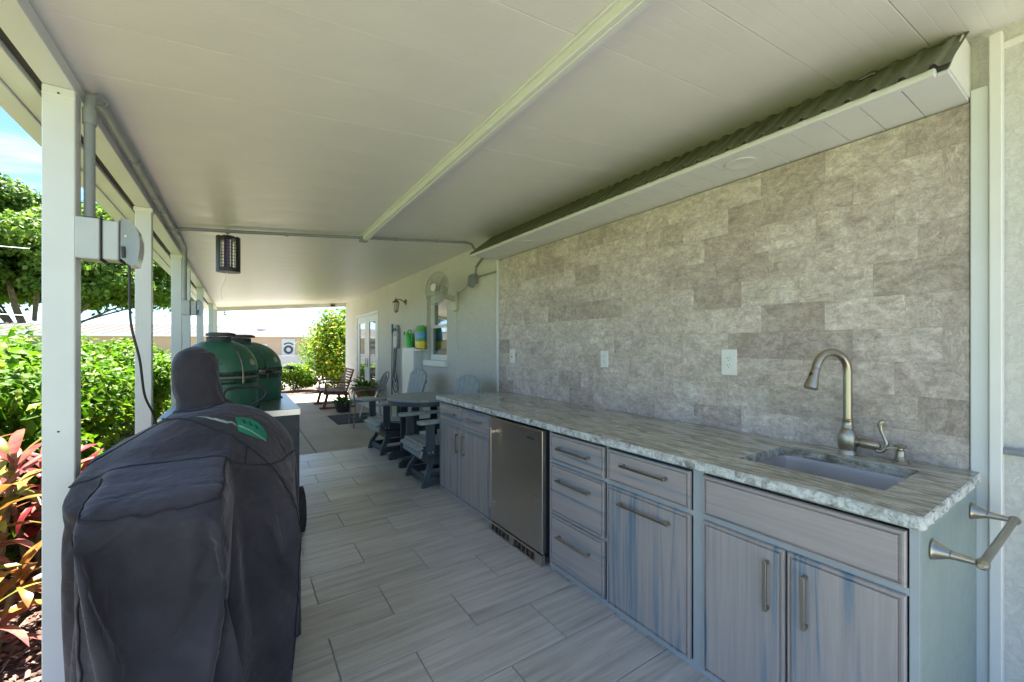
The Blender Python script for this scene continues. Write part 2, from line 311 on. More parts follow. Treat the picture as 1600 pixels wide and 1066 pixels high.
M['shingle'] = simple('grey_roofing', (.055, .052, .050), .8, var=.08, scale=2); M['mat'] = simple('charcoal_mat', (.035, .037, .045), .95, var=.15, scale=60, bump=.5, bs=300)
# ---------------------------------------------------------------- ground
def sheet(name, x0, x1, y0, y1, z, mat, nx=1, ny=1):
    o = MB().add([(x0, y0, z), (x1, y0, z), (x1, y1, z), (x0, y1, z)], [(0, 1, 2, 3)]).build(name, mat); return tag(o, kind='structure')
sheet('lawn', -250, 250, -120, 400, -.10, M['grass'])
sheet('planting_bed', -2.6, -.62, -1.0, 17.2, -.085, M['mulch'])
sheet('street', -90, 60, 17.2, 40, -.088, M['drive'])
sheet('yard_path', -.62, 8, -9, -1.5, -.02, M['drive'])
sheet('planting_bed', -.6, 6.5, 14.5, 17.1, -.082, M['mulch'])
# mulch chips, uncountable
def chips():
    n = 5200; c = np.stack([RNG.uniform(-1.55, -.66, n), RNG.uniform(1.4, 6.5, n), RNG.uniform(-.085, -.06, n)], 1)
    th = RNG.uniform(0, PI, n); L = RNG.uniform(.012, .035, n); w = L*RNG.uniform(.2, .4, n); ti = RNG.uniform(-.5, .5, n)
    d = np.stack([np.cos(th), np.sin(th), ti], 1)*L[:, None]; e = np.stack([-np.sin(th), np.cos(th), RNG.uniform(-.6, .6, n)], 1)*w[:, None]
    v = np.stack([c-d-e, c+d-e*.6, c+d+e, c-d+e*.7, c+np.array([0, 0, .008])], 1).reshape(-1, 3)
    f = (np.arange(n)[:, None, None]*5+np.array([[0, 1, 4], [1, 2, 4], [2, 3, 4], [3, 0, 4]])[None]).reshape(-1, 3)
    m = Mat('bark_chip', rough=.9); m.color(m.ramp(m.island(), [(0, (.06, .03, .02)), (.5, (.17, .10, .075)), (1, (.34, .24, .19))]))
    o = bpy.data.objects.new('bark_chips', np_mesh('bark_chips', v, f, m.m)); COL.objects.link(o); tag(o, kind='stuff')
chips()
# concrete slab beyond the tiles: two pours and a gap, thickness visible
tag(MB().box(-.62, .83, 6.0, 13.6, -.12, -.004, .004).build('concrete_floor', M['slab']), kind='structure')
tag(MB().box(.842, 2.44, 6.0, 13.6, -.12, -.004, .004).build('concrete_floor', M['slab']), kind='structure')
tag(MB().box(2.44, 5.5, 12.2, 13.6, -.12, -.006).build('concrete_floor', M['slab']), kind='structure')
base = tag(MB().box(-.62, 2.44, -1.5, 5.996, -.12, -.0045).build('tiled_floor', M['grout']), kind='structure')
def floor_tiles():
    TL, TW, g = .647, .315, .003; me = {}
    for k in range(-10, 14):
        y0 = 1.84+TW*k; y1 = y0+TW
        if y0 > 5.99: break
        y1 = min(y1, 5.994)
        if y0 < -1.5: continue
        off = .352 if k % 2 == 0 else .675
        x = off-TL*3
        while x < 2.43:
            a, b = max(x, -.615), min(x+TL, 2.43)
            if b-a > .02:
                key = (round(a-x, 3), round(b-x, 3), round(y1-y0, 3))
                if key not in me: me[key] = MB().box(a-x+g-TL/2, b-x-g-TL/2, g, y1-y0-g, -.008, 0, .0015).mesh('floor_tile', M['floor_tile'])
                inst('floor_tile', me[key], base, (x+TL/2, y0, random.uniform(-.0004, .0004)))
            x += TL
floor_tiles()
# ---------------------------------------------------------------- house wall with openings
hw = thing('house_wall', 'pale stucco house wall running down the right side of the patio', 'wall')
w = MB()
X0, X1 = 2.44, 2.64; ZT = 3.0
for (y0, y1, z0, z1) in ((-3, 5.40, -.1, ZT), (5.40, 6.15, -.1, 1.18), (5.40, 6.15, 2.2, ZT), (6.15, 8.90, -.1, ZT), (8.90, 10.90, 2.2, ZT), (10.90, 12.2, -.1, ZT)): w.box(X0, X1, y0, y1, z0, z1)
w.box(2.64, 9, 12.0, 12.2, -.1, ZT); w.box(2.64, 9, -3, -2.8, -.1, ZT); w.box(8.8, 9, -2.8, 12.0, -.1, ZT); w.box(2.4401, 9.3, -3.2, 12.4, ZT, ZT+.12)
w.build('wall_body', M['stucco'], hw)
MB().box(2.385, 2.52, 5.36, 6.19, 1.12, 1.205, .006).build('window_sill', M['white_plastic'], hw)
MB().box(2.428, 2.4398, -3, .285, 2.545, 2.57).build('ceiling_trim', M['cream'], hw)
# window
wd = thing('window', 'white framed sash window behind the wall mounted fan', 'window', (2.53, 5.775, 1.205))
fr = MB()
for (y0, y1, z0, z1) in ((-.375, -.335, 0, .995), (.335, .375, 0, .995), (-.335, .335, 0, .045), (-.335, .335, .95, .995)): fr.box(-.03, .04, y0, y1, z0, z1, .003)
fr.build('window_frame', M['white_plastic'], wd)
for (z0, z1, x) in ((.045, .53, -.015), (.50, .95, .008)):
    s = MB()
    for (a, b, c, d) in ((-.335, -.295, z0, z1), (.295, .335, z0, z1), (-.295, .295, z0, z0+.04), (-.295, .295, z1-.04, z1)): s.box(x-.012, x+.012, a, b, c, d, .002)
    so_ = s.build('sash', M['white_plastic'], wd); MB().box(x-.002, x+.002, -.295, .295, z0+.04, z1-.04).build('pane', M['glass'], so_)
# french doors
fd = thing('french_doors', 'pair of narrow white glazed doors reflecting the garden', 'door', (2.47, 9.90, 0))
f = MB(); f.box(-.04, .06, -1.0, -.93, 0, 2.195, .003); f.box(-.04, .06, .93, 1.0, 0, 2.195, .003); f.box(-.04, .06, -.93, .93, 2.13, 2.195, .003); f.box(-.04, .08, -.93, .93, 0, .03); f.build('door_frame', M['white'], fd)
for s_ in (-1, 1):
    a, b = (-.925, -.004) if s_ < 0 else (.004, .925)
    d = MB(); d.box(-.02, .02, a, a+.20, .035, 2.125, .002); d.box(-.02, .02, b-.20, b, .035, 2.125, .002); d.box(-.02, .02, a+.20, b-.20, .035, .28, .002); d.box(-.02, .02, a+.20, b-.20, 1.97, 2.125, .002)
    dl = d.build('door_leaf', M['white'], fd); MB().box(-.006, .006, a+.2, b-.2, .28, 1.97).build('pane', M['glass'], dl)
    h = MB(); h.box(-.028, -.02, s_*.03-.02+s_*.05, s_*.03+.02+s_*.05, .93, 1.14, .002); h.tube([(-.028, s_*.08, 1.0), (-.06, s_*.08, 1.0), (-.06, s_*.17, 1.0)], .008, 8); h.build('door_handle', M['pewter'], dl)
    for z in (.3, 1.1, 1.9): MB().tube([(-.03, s_*.93, z-.05), (-.03, s_*.93, z+.05)], .012, 8).build('hinge', M['steel'], fd)
# ---------------------------------------------------------------- tiled back wall
tw = thing('stone_tile_wall', 'rough grey brown stone tile backsplash wall above the counter', 'wall')
MB().box(2.424, 2.4398, .37, 3.94, .0, 2.38).build('backing', M['wgrout'], tw)
def wall_tiles():
    TH, TLn = .1475, .298; g = .0003; metas = []
    for v in range(6):
        # a slab with an uneven split face
        nx, nz = 7, 4; mb = MB(); vs = []
        for j in range(nz+1):
            for i in range(nx+1):
                e = (i in (0, nx)) or (j in (0, nz)); d = -.0 if e else -random.uniform(.0008, .0042)
                vs.append((d-.0015, -TLn/2+g+(TLn-2*g)*i/nx, g+(TH-2*g)*j/nz))
        fs = [(j*(nx+1)+i, j*(nx+1)+i+1, (j+1)*(nx+1)+i+1, (j+1)*(nx+1)+i) for j in range(nz) for i in range(nx)]
        b = [(.008, -TLn/2+g, g), (.008, TLn/2-g, g), (.008, TLn/2-g, TH-g), (.008, -TLn/2+g, TH-g)]
        n0 = len(vs); vs += b; c = [0, nx, (nz+1)*(nx+1)-1, nz*(nx+1)]
        for q in range(4): q2 = (q+1) % 4; fs.append((c[q], c[q2], n0+q2, n0+q))
        mb.add(vs, fs, True); me = mb.mesh('stone_tile', M['stone']); metas.append(me)
    z = .90; r = 0
    while z < 2.37:
        hgt = min(TH, 2.382-z); y = .37-[.0, .149, .074, .223, .11][r % 5]
        while y < 3.94:
            a, b = max(y, .37), min(y+TLn, 3.94)
            if b-a > .012: inst('stone_tile', metas[random.randrange(6)], tw, (2.4165-random.uniform(0, .0016), (a+b)/2, z), (0, 0, 0), (1, (b-a)/TLn, hgt/TH))
            y += TLn
        z += TH; r += 1
wall_tiles()
MB().box(2.400, 2.4395, 3.942, 3.975, .0, 2.40, .003).build('corner_trim', M['white'], tw)
tm = thing('white_end_trim', 'tall white end trim boards at the near end of the tiled wall', 'trim')
MB().box(2.405, 2.4395, .318, .367, -.0, 2.42, .003).build('trim_board', M['white'], tm)
MB().box(2.390, 2.4395, .283, .3165, -.0, 2.60, .003).build('trim_board', M['cream'], tm)
tp = MB().tube([(2.415, .283, 1.015), (2.415, -2.0, 1.015)], .0135, 12).build('wall_conduit', M['pvc']); tag(tp, 'horizontal grey conduit pipe on the stucco wall beside the trim boards', 'pipe')
# ---------------------------------------------------------------- eave over the tiled wall
ev = thing('house_eave', 'low house eave with white soffit and green corrugated metal edge above the tiles', 'eave')
sp = MB(); sp.box(2.092, 2.4398, .0, .1245, 2.383, 2.395, .001); sp.box(2.092, 2.4398, .1245, .1275, 2.390, 2.395); me_s = sp.mesh('soffit_panel', M['white'])
y = .372
while y < 3.93: inst('soffit_panel', me_s, ev, (0, y, random.uniform(-.0008, .0008))); y += .1278
MB().box(2.062, 2.091, .40, 3.955, 2.377, 2.404, .003).build('fascia_trim', M['white'], ev)
def corrugated():
    pitch = .082; ys = []; 
    y = .36
    while y < 3.96:
        for a, h in ((0, 0), (.35, 0), (.45, .014), (.62, .014), (.72, 0)): ys.append((y+a*pitch, h))
        y += pitch
    x0, z0, x1, z1 = 2.052, 2.398, 2.40, 2.668; nx = .6; nz = .8; vs = []
    for (yy, h) in ys:
        for t in (0, 1): vs.append((x0+(x1-x0)*t-h*nx, yy, z0+(z1-z0)*t+h*nz))
    for (yy, h) in ys:
        for t in (0, 1): vs.append((x0+(x1-x0)*t-(h-.002)*nx, yy, z0+(z1-z0)*t+(h-.002)*nz))
    k = len(ys); fs = []
    for i in range(k-1):
        fs.append((2*i, 2*i+1, 2*i+3, 2*i+2)); q = 2*k; fs.append((q+2*i, q+2*i+2, q+2*i+3, q+2*i+1)); fs.append((2*i, 2*i+2, q+2*i+2, q+2*i)); fs.append((2*i+1, q+2*i+1, q+2*i+3, 2*i+3))
    MB().add(vs, fs).build('corrugated_sheet', simple('olive_metal_roofing', (.145, .16, .095), .45, .2, var=.1, scale=5), ev)
corrugated()
MB().prism([(2.09, 2.395), (2.4395, 2.395), (2.4395, 2.60), (2.30, 2.60)], .368, .372, 'Y').build('end_flashing', M['cream'], ev)
MB().prism([(2.07, 2.395), (2.4395, 2.395), (2.4395, 2.66), (2.38, 2.66)], 3.945, 3.957, 'Y').build('end_flashing', M['cream'], ev)
MB().bar((2.20, .60, 2.545), (2.22, .66, 2.552), .012, .004).build('metal_clip', M['steel'], ev)
# ---------------------------------------------------------------- patio roof
def zc(x): return 2.35+.098*(x+.48)
YB, YE = -.45, 12.25
pr = thing('patio_roof', 'white ribbed aluminium patio roof carried by the row of posts', 'roof')
def roof_panels():
    pw = .305; prof = []
    for i in range(6):
        a = pw*i/6; d = .0007 if i == 0 else .0003; wd_ = .005 if i == 0 else .004
        prof += [(a, d), (a+wd_*.5, d), (a+wd_, 0)]
        prof += [(a+pw/6-.002, 0)]
    prof = [p for p in prof]
    xa, xb = -.73, 2.4398; vs = []; n = len(prof)
    for (yy, d) in prof: vs += [(xa, yy, zc(xa)+d), (xb, yy, zc(xb)+d)]
    vs += [(xa, pw-.001, zc(xa)+.06), (xb, pw-.001, zc(xb)+.06), (xa, 0, zc(xa)+.06), (xb, 0, zc(xb)+.06)]
    fs = [(2*i, 2*i+1, 2*i+3, 2*i+2) for i in range(n-1)]; fs += [(2*n-2, 2*n-1, 2*n+1, 2*n), (2*n, 2*n+1, 2*n+3, 2*n+2), (2*n+2, 2*n+3, 1, 0), tuple([2*i for i in range(n)]+[2*n, 2*n+2]), tuple([2*i+1 for i in range(n)]+[2*n+1, 2*n+3])[::-1]]
    me = MB().add(vs, fs).mesh('roof_panel', M['cream'])
    yy = YB
    while yy < YE-.02: inst('roof_panel', me, pr, (0, yy, random.uniform(-.0006, .0006))); yy += pw
roof_panels()
MB().box(-.56, -.48, YB, YE, 2.296, 2.3438, .002).build('eave_beam', M['white'], pr)
MB().box(-.588, -.562, YB, YE, 2.31, 2.332).build('gap_shade_strip', M['gap_shade'], pr)  # solid dark strip stands in for shade between beam and gutter
g = MB(); g.box(-.66, -.590, YB, YE, 2.290, 2.330, .002); g.box(-.735, -.662, YB, YE, 2.284, 2.4, .003); g.build('gutter', M['white'], pr)
MB().prism([(-.4795, zc(-.48)-.085), (2.439, zc(2.439)-.10), (2.439, zc(2.439)-.0005), (-.4795, zc(-.48)-.0005)], YE-.06, YE-.001, 'Y').build('end_beam', M['cream'], pr)
MB().box(2.05, 2.16, YE-.11, YE-.062, 2.52, 2.57, .003).build('beam_bracket', M['dark'], pr)
b = MB(); b.box(.985, 1.045, YB, 4.27, zc(1.0)-.045, zc(1.0)-.003, .004); b.box(.972, 1.058, YB, 4.27, zc(1.0)-.012, zc(1.0)-.0025, .002); b.box(1.005, 1.025, YB, 4.27, zc(1.)-.052, zc(1.)-.045, .002); b.build('raceway_beam', M['white'], pr)
# posts
yposts = [(2.02, .065), (3.47, .06), (5.07, .06), (5.86, .06), (7.75, .06), (10.45, .06), (12.15, .06)]
labs = ['nearest white square post with an outlet box and a cord', 'second white square post from the camera', 'third white post with the small far outlet box and conduit', 'white post right behind the post with the small outlet box', 'white post standing beside the dark grill chimneys', 'thin far white post before the roof corner', 'farthest white post at the roof corner']
for (yp, dp), lb in zip(yposts, labs):
    t = thing('support_post', lb, 'post', (-.52, yp, 0), 0, 'white posts carrying the patio roof')
    MB().box(-.04, .04, 0, dp, -.1, 2.2955, .003).build('shaft', M['white'], t)
    mb = MB(); mb.box(-.046, .046, -.004, dp+.004, 2.268, 2.2945, .002) if yp > 3 else mb.box(-.0405, .0405, -.001, dp+.001, 2.262, 2.266); mb.build('cap_plate', M['cream'], t)
    if yp < 3: 
        for z in (2.272, 1.12): MB().lathe([(.003, 0), (.003, -.003), (0, -.004)], (.0, 0, z), 8, 'Y').build('screw', M['dark'], t)
# ---------------------------------------------------------------- cabinets
XF = 1.66
cb = thing('base_cabinets', 'long run of greige streaked base cabinets in a blue grey frame', 'cabinet')
c = MB()
def framebox(y0, y1, z0, z1): c.box(XF, XF+.02, y0, y1, z0, z1, .0012)
for (y0, y1) in ((.352, .376), (1.026, 1.077), (1.575, 1.590), (2.062, 2.086), (2.772, 2.80), (3.809, 3.83)): framebox(y0, y1, .0, .878)
for (y0, y1) in ((.376, 1.026), (1.077, 1.575), (1.590, 2.062), (2.80, 3.809)): framebox(y0, y1, .0, .034); framebox(y0, y1, .868, .878)
for (y0, y1, z) in ((.376, 1.026, .678), (1.077, 1.575, .678), (1.590, 2.062, .683), (1.590, 2.062, .357), (2.80, 3.809, .683)): framebox(y0, y1, z-.012, z+.012)
c.box(XF+.02, 2.40, 2.080, 2.098, .0, .878); c.box(XF+.02, 2.40, 2.765, 2.785, .0, .878); c.box(XF+.02, 2.40, 3.81, 3.83, .0, .878); c.box(XF+.021, 2.40, .40, 2.07, .0, .02); c.box(XF+.30, XF+.31, .40, 2.07, .02, .86)
c.box(XF+.30, XF+.31, 2.80, 3.80, .02, .86)
c.build('cabinet_frame', M['cab_frame'], cb)
MB().box(XF+.001, 2.404, .350, .368, .0, .877, .001).build('end_panel', M['cab_end'], cb)
def ring_panel(name, y0, y1, z0, z1, mat, cat_parent):
    rings = [(0, .0), (0, -.014), (.003, -.019), (.0085, -.019), (.0105, -.0105), (.0160, -.0105), (.0180, -.0195), (.0195, -.020)]
    vs = []; 
    yc, zc_ = (y0+y1)/2, (z0+z1)/2; hy, hz = (y1-y0)/2, (z1-z0)/2
    for (i, d) in rings: vs += [(d, -hy+i, -hz+i), (d, hy-i, -hz+i), (d, hy-i, hz-i), (d, -hy+i, hz-i)]
    fs = [(4*r+k, 4*r+(k+1) % 4, 4*r+4+(k+1) % 4, 4*r+4+k) for r in range(len(rings)-1) for k in range(4)]; n = 4*(len(rings)-1); fs.append((n, n+1, n+2, n+3)); fs.append((0, 3, 2, 1))
    return MB().add(vs, fs).build(name, mat, cat_parent, (XF, yc, zc_))
def pull(parent, y, z, L, vertical):
    mb = MB(); a = L/2
    if vertical: mb.box(-.052, -.042, -.007, .007, -a, a, .0015); [mb.box(-.044, -.0205, -.006, .006, q-.006, q+.006, .001) for q in (-a+.008, a-.008)]
    else: mb.box(-.052, -.042, -a, a, -.006, .006, .0015); [mb.tube([(-.044, q, 0), (-.0205, q, 0)], [.0065, .009], 12) for q in (-a+.01, a-.01)]
    pl = parent.location; return mb.build('handle', M['nickel'], parent, (0, y-pl.y, z-pl.z))
# cabinet far left: two drawers over two doors
ymid = 3.331
for (a, b_) in ((ymid+.006, 3.806), (2.806, ymid-.006)):
    d = ring_panel('drawer', a, b_, .694, .862, M['cab_h'], cb); pull(d, (a+b_)/2, .785, .27 if a > 3.2 else .25, False)
for (a, b_, hy) in ((ymid+.004, 3.806, 3.39), (2.806, ymid-.004, 3.262)):
    d = ring_panel('door', a, b_, .034, .672, M['cab_v'], cb); pull(d, hy, .535, .17, True)
for (z0, z1, zh) in ((.692, .862, .782), (.366, .674, .585), (.036, .350, .238)):
    d = ring_panel('drawer', 1.596, 2.057, z0, z1, M['cab_h'], cb); pull(d, 1.83, zh, .28, False)
d = ring_panel('drawer', 1.083, 1.570, .692, .862, M['cab_h'], cb); pull(d, 1.325, .80, .27, False)
d = ring_panel('door', 1.083, 1.570, .034, .670, M['cab_v'], cb); pull(d, 1.325, .60, .30, False)
d = ring_panel('drawer_front', .380, 1.022, .692, .862, M['cab_h'], cb)
for (a, b_, hy) in ((.705, 1.022, .760), (.380, .697, .636)):
    d = ring_panel('door', a, b_, .034, .670, M['cab_v'], cb); pull(d, hy, .525, .185, True)
# ---------------------------------------------------------------- fridge
fr = thing('under_counter_fridge', 'stainless steel under counter fridge with a vented kick plate between the cabinets', 'fridge', (1.63, 2.425, 0))
MB().box(.01, .60, -.325, .325, .07, .865, .002).build('fridge_body', M['dark'], fr)
dr = MB().box(-.022, .008, -.330, .330, .078, .868, .003).build('fridge_door', M['fridge'], fr)
h = MB(); h.box(-.070, -.058, .245, .27, .20, .80, .003); [h.box(-.06, -.0225, .25, .265, z-.01, z+.01, .001) for z in (.23, .77)]; h.build('handle', M['fridge'], dr)
tm_ = text_mesh('VEVOR', .026, M['dark'], .0004); o = bpy.data.objects.new('lettering', tm_); COL.objects.link(o); o.parent = dr; o.location = (-.0228, -.20, .80); o.rotation_euler = (R(90), 0, R(-90))
k = MB(); k.box(-.030, -.002, -.330, .330, .0, .012); k.box(-.030, -.002, -.330, .330, .060, .074)
edges = []
y = .30
for grp in range(2):
    for i in range(5): k.box(-.030, -.002, y-.006, y, .012, .060); y -= .050
    k.box(-.030, -.002, y-.006+.0, y+.0, .012, .060)
    if grp == 0: k.box(-.030, -.002, y-.052, y-.007, .012, .060); k.lathe([(.009, -.031), (.009, -.034), (.004, -.034), (.004, -.030)], (0, y-.03, .036), 12, 'X'); y -= .052
k.box(-.030, -.002, .301, .330, .012, .060); k.box(-.030, -.002, -.330, y-.007, .012, .060)
k.build('kick_plate', M['fridge'], fr)
sl_ = MB(); 
for i in range(60):
    yy = .295-i*.0098
    sl_.box(-.016, -.013, yy-.002, yy+.002, .013, .059)
sl_.build('kick_grille', M['pewter'], fr)
# ---------------------------------------------------------------- counter with a sink cutout and chiselled edge
ct = thing('countertop', 'long veined grey green granite counter with a rough chiselled edge', 'countertop')
def counter():
    x0, x1, y0, y1 = 1.628, 2.412, .338, 3.86; zt, th = .920, .040
    sx0, sx1, sy0, sy1 = 1.825, 2.235, .475, .965
    n = 520; 
    def outline():
        pts = []
        L1 = y1-y0; a = int(L1/.008)
        for i in range(a): pts.append((x0, y1-L1*i/a, -1, 0))
        r = .012
        for i in range(5): t = PI/2*i/4; pts.append((x0+r-r*math.cos(t), y0+r-r*math.sin(t), -math.cos(t), -math.sin(t)))
        b_ = int((x1-x0)/.008)
        for i in range(1, b_+1): pts.append((x0+r+(x1-x0-r)*i/b_, y0, 0, -1))
        return pts
    P = outline(); lv = [0, .004, .010, .018, .027, .035, .040]; vs = []
    for (x, y, nx, ny) in P:
        base_ = noise.noise(Vector((x*9, y*9, 0)))*.003
        for q, dz in enumerate(lv):
            d = noise.noise(Vector((x*38, y*38, dz*60)))*.0045 + noise.noise(Vector((x*110, y*110, dz*130)))*.0022 + (.002 if 0 < q < 6 else -.004) + base_
            if q == 0: d = d*.5-.001
            vs.append((x+nx*d, y+ny*d, zt-dz-(.0004 if q == 0 else 0)))
    m = len(lv); fs = [(i*m+q, i*m+q+1, (i+1)*m+q+1, (i+1)*m+q) for i in range(len(P)-1) for q in range(m-1)]
    MB().add(vs, fs, True).build('chiselled_edge', M['granite_edge'], ct)
    # top: strips from the edge's upper rim inwards
    t = MB(); front = [vs[i*m] for i in range(len(P))]; a = len([p for p in P if p[3] == 0]); 
    fy = [p for p in front if p[1] > y0+.014]; inner = 1.66
    for i in range(len(fy)-1): t.add([fy[i], fy[i+1], (inner, fy[i+1][1], zt), (inner, fy[i][1], zt)], [(0, 1, 2, 3)])
    yl = fy[-1][1]; rest = front[len(fy)-1:]
    t.add([(inner, yl, zt)]+rest+[(x1, yl, zt)], [tuple(range(len(rest)+2))])
    for (a0, a1, b0, b1) in ((inner, sx0, yl, y1), (sx1, x1, yl, y1), (sx0, sx1, yl, sy0), (sx0, sx1, sy1, y1)): t.add([(a0, b0, zt), (a1, b0, zt), (a1, b1, zt), (a0, b1, zt)], [(0, 1, 2, 3)])
    z2 = zt-th; q = [(sx0, sy0), (sx1, sy0), (sx1, sy1), (sx0, sy1)]
    for i in range(4): A, B = q[i], q[(i+1) % 4]; t.add([(*A, zt), (*B, zt), (*B, z2), (*A, z2)], [(0, 1, 2, 3)])
    for (a0, a1, b0, b1) in ((x0+.004, sx0, y0+.004, y1), (sx1, x1, y0+.004, y1), (sx0, sx1, y0+.004, sy0), (sx0, sx1, sy1, y1)): t.add([(a0, b0, z2), (a1, b0, z2), (a1, b1, z2), (a0, b1, z2)], [(0, 1, 2, 3)])
    t.add([(x0, y1, zt), (x1, y1, zt), (x1, y1, z2), (x0, y1, z2)], [(0, 1, 2, 3)])
    t.build('granite_slab', M['granite'], ct)
    # sink bowl
    sk = thing('sink', 'undermounted stainless steel sink set into the granite counter', 'sink', ((sx0+sx1)/2, (sy0+sy1)/2, .878))
    hx, hy = (sx1-sx0)/2+.006, (sy1-sy0)/2+.006; vs = []; rr = [(1.05, 0.0), (1.0, 0.0), (.985, -.02), (.97, -.17), (.93, -.198), (.80, -.204), (.15, -.212)]; N = 40
    for (sc, z) in rr:
        for i in range(N):
            t_ = 2*PI*i/N; cx, sy = math.cos(t_), math.sin(t_); p = 9 if sc > .5 else 2.2
            e = (abs(cx)**p+abs(sy)**p)**(-1/p); f_ = .15 if sc < .5 else 1
            if f_ == 1: vs.append((cx*e*hx*sc, sy*e*hy*sc, z))
            else: vs.append((cx*.045, sy*.045, z))
    fs = [(r*N+i, r*N+(i+1) % N, (r+1)*N+(i+1) % N, (r+1)*N+i) for r in range(len(rr)-1) for i in range(N)]
    MB().add(vs, fs, True).build('bowl', M['sink'], sk)
    MB().lathe([(.045, -.211), (.043, -.216), (.02, -.218), (0, -.218)], (0, 0, 0), 20).build('drain', M['steel'], sk)
counter()
# ---------------------------------------------------------------- faucet, soap pump, towel bar
fa = thing('faucet', 'antique brass gooseneck faucet with pull down spray head behind the sink', 'faucet', (2.325, .735, .9205))
MB().lathe([(.036, 0), (.036, .006), (.034, .010), (.032, .014), (.032, .020), (.0345, .026), (.0365, .060), (.035, .085), (.028, .104), (.0225, .113), (.024, .117), (.024, .121), (.021, .126), (.0205, .150), (.022, .153), (.022, .157), (.017, .160)], (0, 0, 0), 28).build('faucet_body', M['nickel'], fa)
R_ = .088; dx, dy = -.93, .37
zt = .415; pts = [(0, 0, .155), (0, 0, .25), (0, 0, .36)]
for i in range(15):
    t = PI*(i/14)*.93; q = R_-R_*math.cos(t); pts.append((dx*q, dy*q, zt-.04+R_*math.sin(t)))
MB().tube(pts, .0175, 18).build('gooseneck', M['nickel'], fa)
p0 = Vector(pts[-1]); dn = (Vector(pts[-1])-Vector(pts[-2])).normalized()
h = MB(); h.tube([p0, p0+dn*.004, p0+dn*.006, p0+dn*.03, p0+dn*.075, p0+dn*.095, p0+dn*.100], [.017, .018, .0165, .0185, .026, .0275, .024], 18); hd = h.build('spray_head', M['nickel'], fa)
a_ = p0+dn*.038+Vector((dx*.2-.02, dy*.2-.012, 0)).normalized()*.0185
MB().lathe([(.0, .003), (.006, .002), (.009, -.002)], (0, 0, 0), 14, 'X', Matrix.Translation(a_) @ Matrix.Rotation(R(180), 4, 'Z') @ Matrix.Diagonal((1, 1.0, 2.0, 1))).build('spray_button', M['dark'], hd)
h = MB(); h.tube([(0, -.02, .058), (.0, -.035, .058), (.0, -.050, .058), (0, -.052, .058), (.0, -.10, .056), (0, -.112, .056), (0, -.118, .056)], [.017, .0175, .021, .0225, .021, .016, .006], 16)
h.tube([(0, -.098, .040), (0, -.108, .032), (0, -.122, .034), (0, -.134, .050), (0, -.137, .072), (0, -.128, .100), (0, -.118, .125), (0, -.114, .148), (0, -.122, .164), (0, -.130, .166)], [.007, .008, .008, .0085, .0075, .007, .0075, .0095, .0105, .006], 12)
h.build('handle', M['nickel'], fa)
sd = thing('soap_dispenser', 'small antique brass soap pump beside the faucet', 'soap dispenser', (2.335, .556, .9205))
MB().lathe([(.030, 0), (.030, .003), (.022, .008), (.0165, .018), (.0155, .022), (.0165, .024), (.0155, .028), (.0150, .048), (.010, .052), (.0095, .058), (.020, .062), (.022, .067), (.020, .071), (.004, .075), (0, .075)], (0, 0, 0), 24).build('pump', M['nickel'], sd)
MB().tube([(0, 0, .060), (-.02, .014, .060), (-.045, .030, .060), (-.052, .034, .056)], [.0065, .0055, .0045, .004], 10).build('spout', M['nickel'], sd)
tb = thing('towel_bar', 'antique brass towel bar on the near cabinet end panel', 'towel bar', (0, .349, .790))
for x in (1.765, 2.30):
    MB().lathe([(.030, 0), (.031, -.004), (.028, -.007), (.026, -.012), (.016, -.034), (.0135, -.040), (.0145, -.043), (.0125, -.047), (.010, -.080), (.0085, -.098)], (x, 0, 0), 24, 'Y').build('mount', M['nickel'], tb)
mb = MB().tube([(1.742, -.104, 0), (1.752, -.104, 0), (1.765, -.104, 0), (1.778, -.104, 0), (2.287, -.104, 0), (2.30, -.104, 0), (2.313, -.104, 0), (2.323, -.104, 0)], [.007, .0135, .016, .0105, .0105, .016, .0135, .007], 16); mb.build('bar', M['nickel'], tb)
# ---------------------------------------------------------------- outlets
def outlet(y, z, lab, sc=1.0, duplex=True):
    o = thing('wall_outlet', lab, 'outlet', (2.4130, y, z), 0, 'ivory outlets on the stone wall'); wy, hz = .043*sc, .072*sc
    p = MB(); p.box(-.006, .002, -wy, wy, -hz, hz, .002); p.build('cover_plate', M['white_plastic'], o)
    p = MB().box(-.0085, -.0062, -.022, .022, -.042, .042, .001).build('receptacle', M['white_plastic'], o)
    d = MB()
    for q in ((.021, -.021) if duplex else (.0,)):
        for s_ in (-.007, .007): d.box(-.0090, -.0086, s_-.001, s_+.001, q-.001, q+.009)
        d.lathe([(.0026, -.0086), (.0026, -.0091), (0, -.0091)], (0, 0, q-.010), 10, 'X')
    if not duplex: d.box(-.0092, -.0086, -.012, .012, -.016, -.004); d.box(-.0092, -.0086, -.010, .010, .020, .024)
    d.build('socket_holes', M['dark'], p)
outlet(1.332, 1.318, 'wide ivory double outlet on the stone wall nearest the faucet', 1.05); outlet(2.333, 1.312, 'middle outlet of the three on the stone wall, with reset buttons', .92); outlet(3.665, 1.310, 'farthest ivory outlet by the white corner trim', 1.0, False)
# ---------------------------------------------------------------- recessed lights
for (x, y, lb) in ((2.215, 1.160, 'round white recessed light in the soffit above the faucet side'), (2.24, 3.12, 'round white recessed light at the far end of the soffit')):
    t = thing('recessed_light', lb, 'light', (x, y, 2.383), 0, 'recessed lights in the soffit')
    MB().lathe([(.058, -.001), (.077, -.001), (.077, -.005), (.070, -.007), (.058, -.004)], (0, 0, 0), 36).build('trim_ring', M['white'], t)
    MB().lathe([(.0575, -.002), (.03, -.0015), (0, -.001)], (0, 0, 0), 30).build('lens', M['white_plastic'], t)
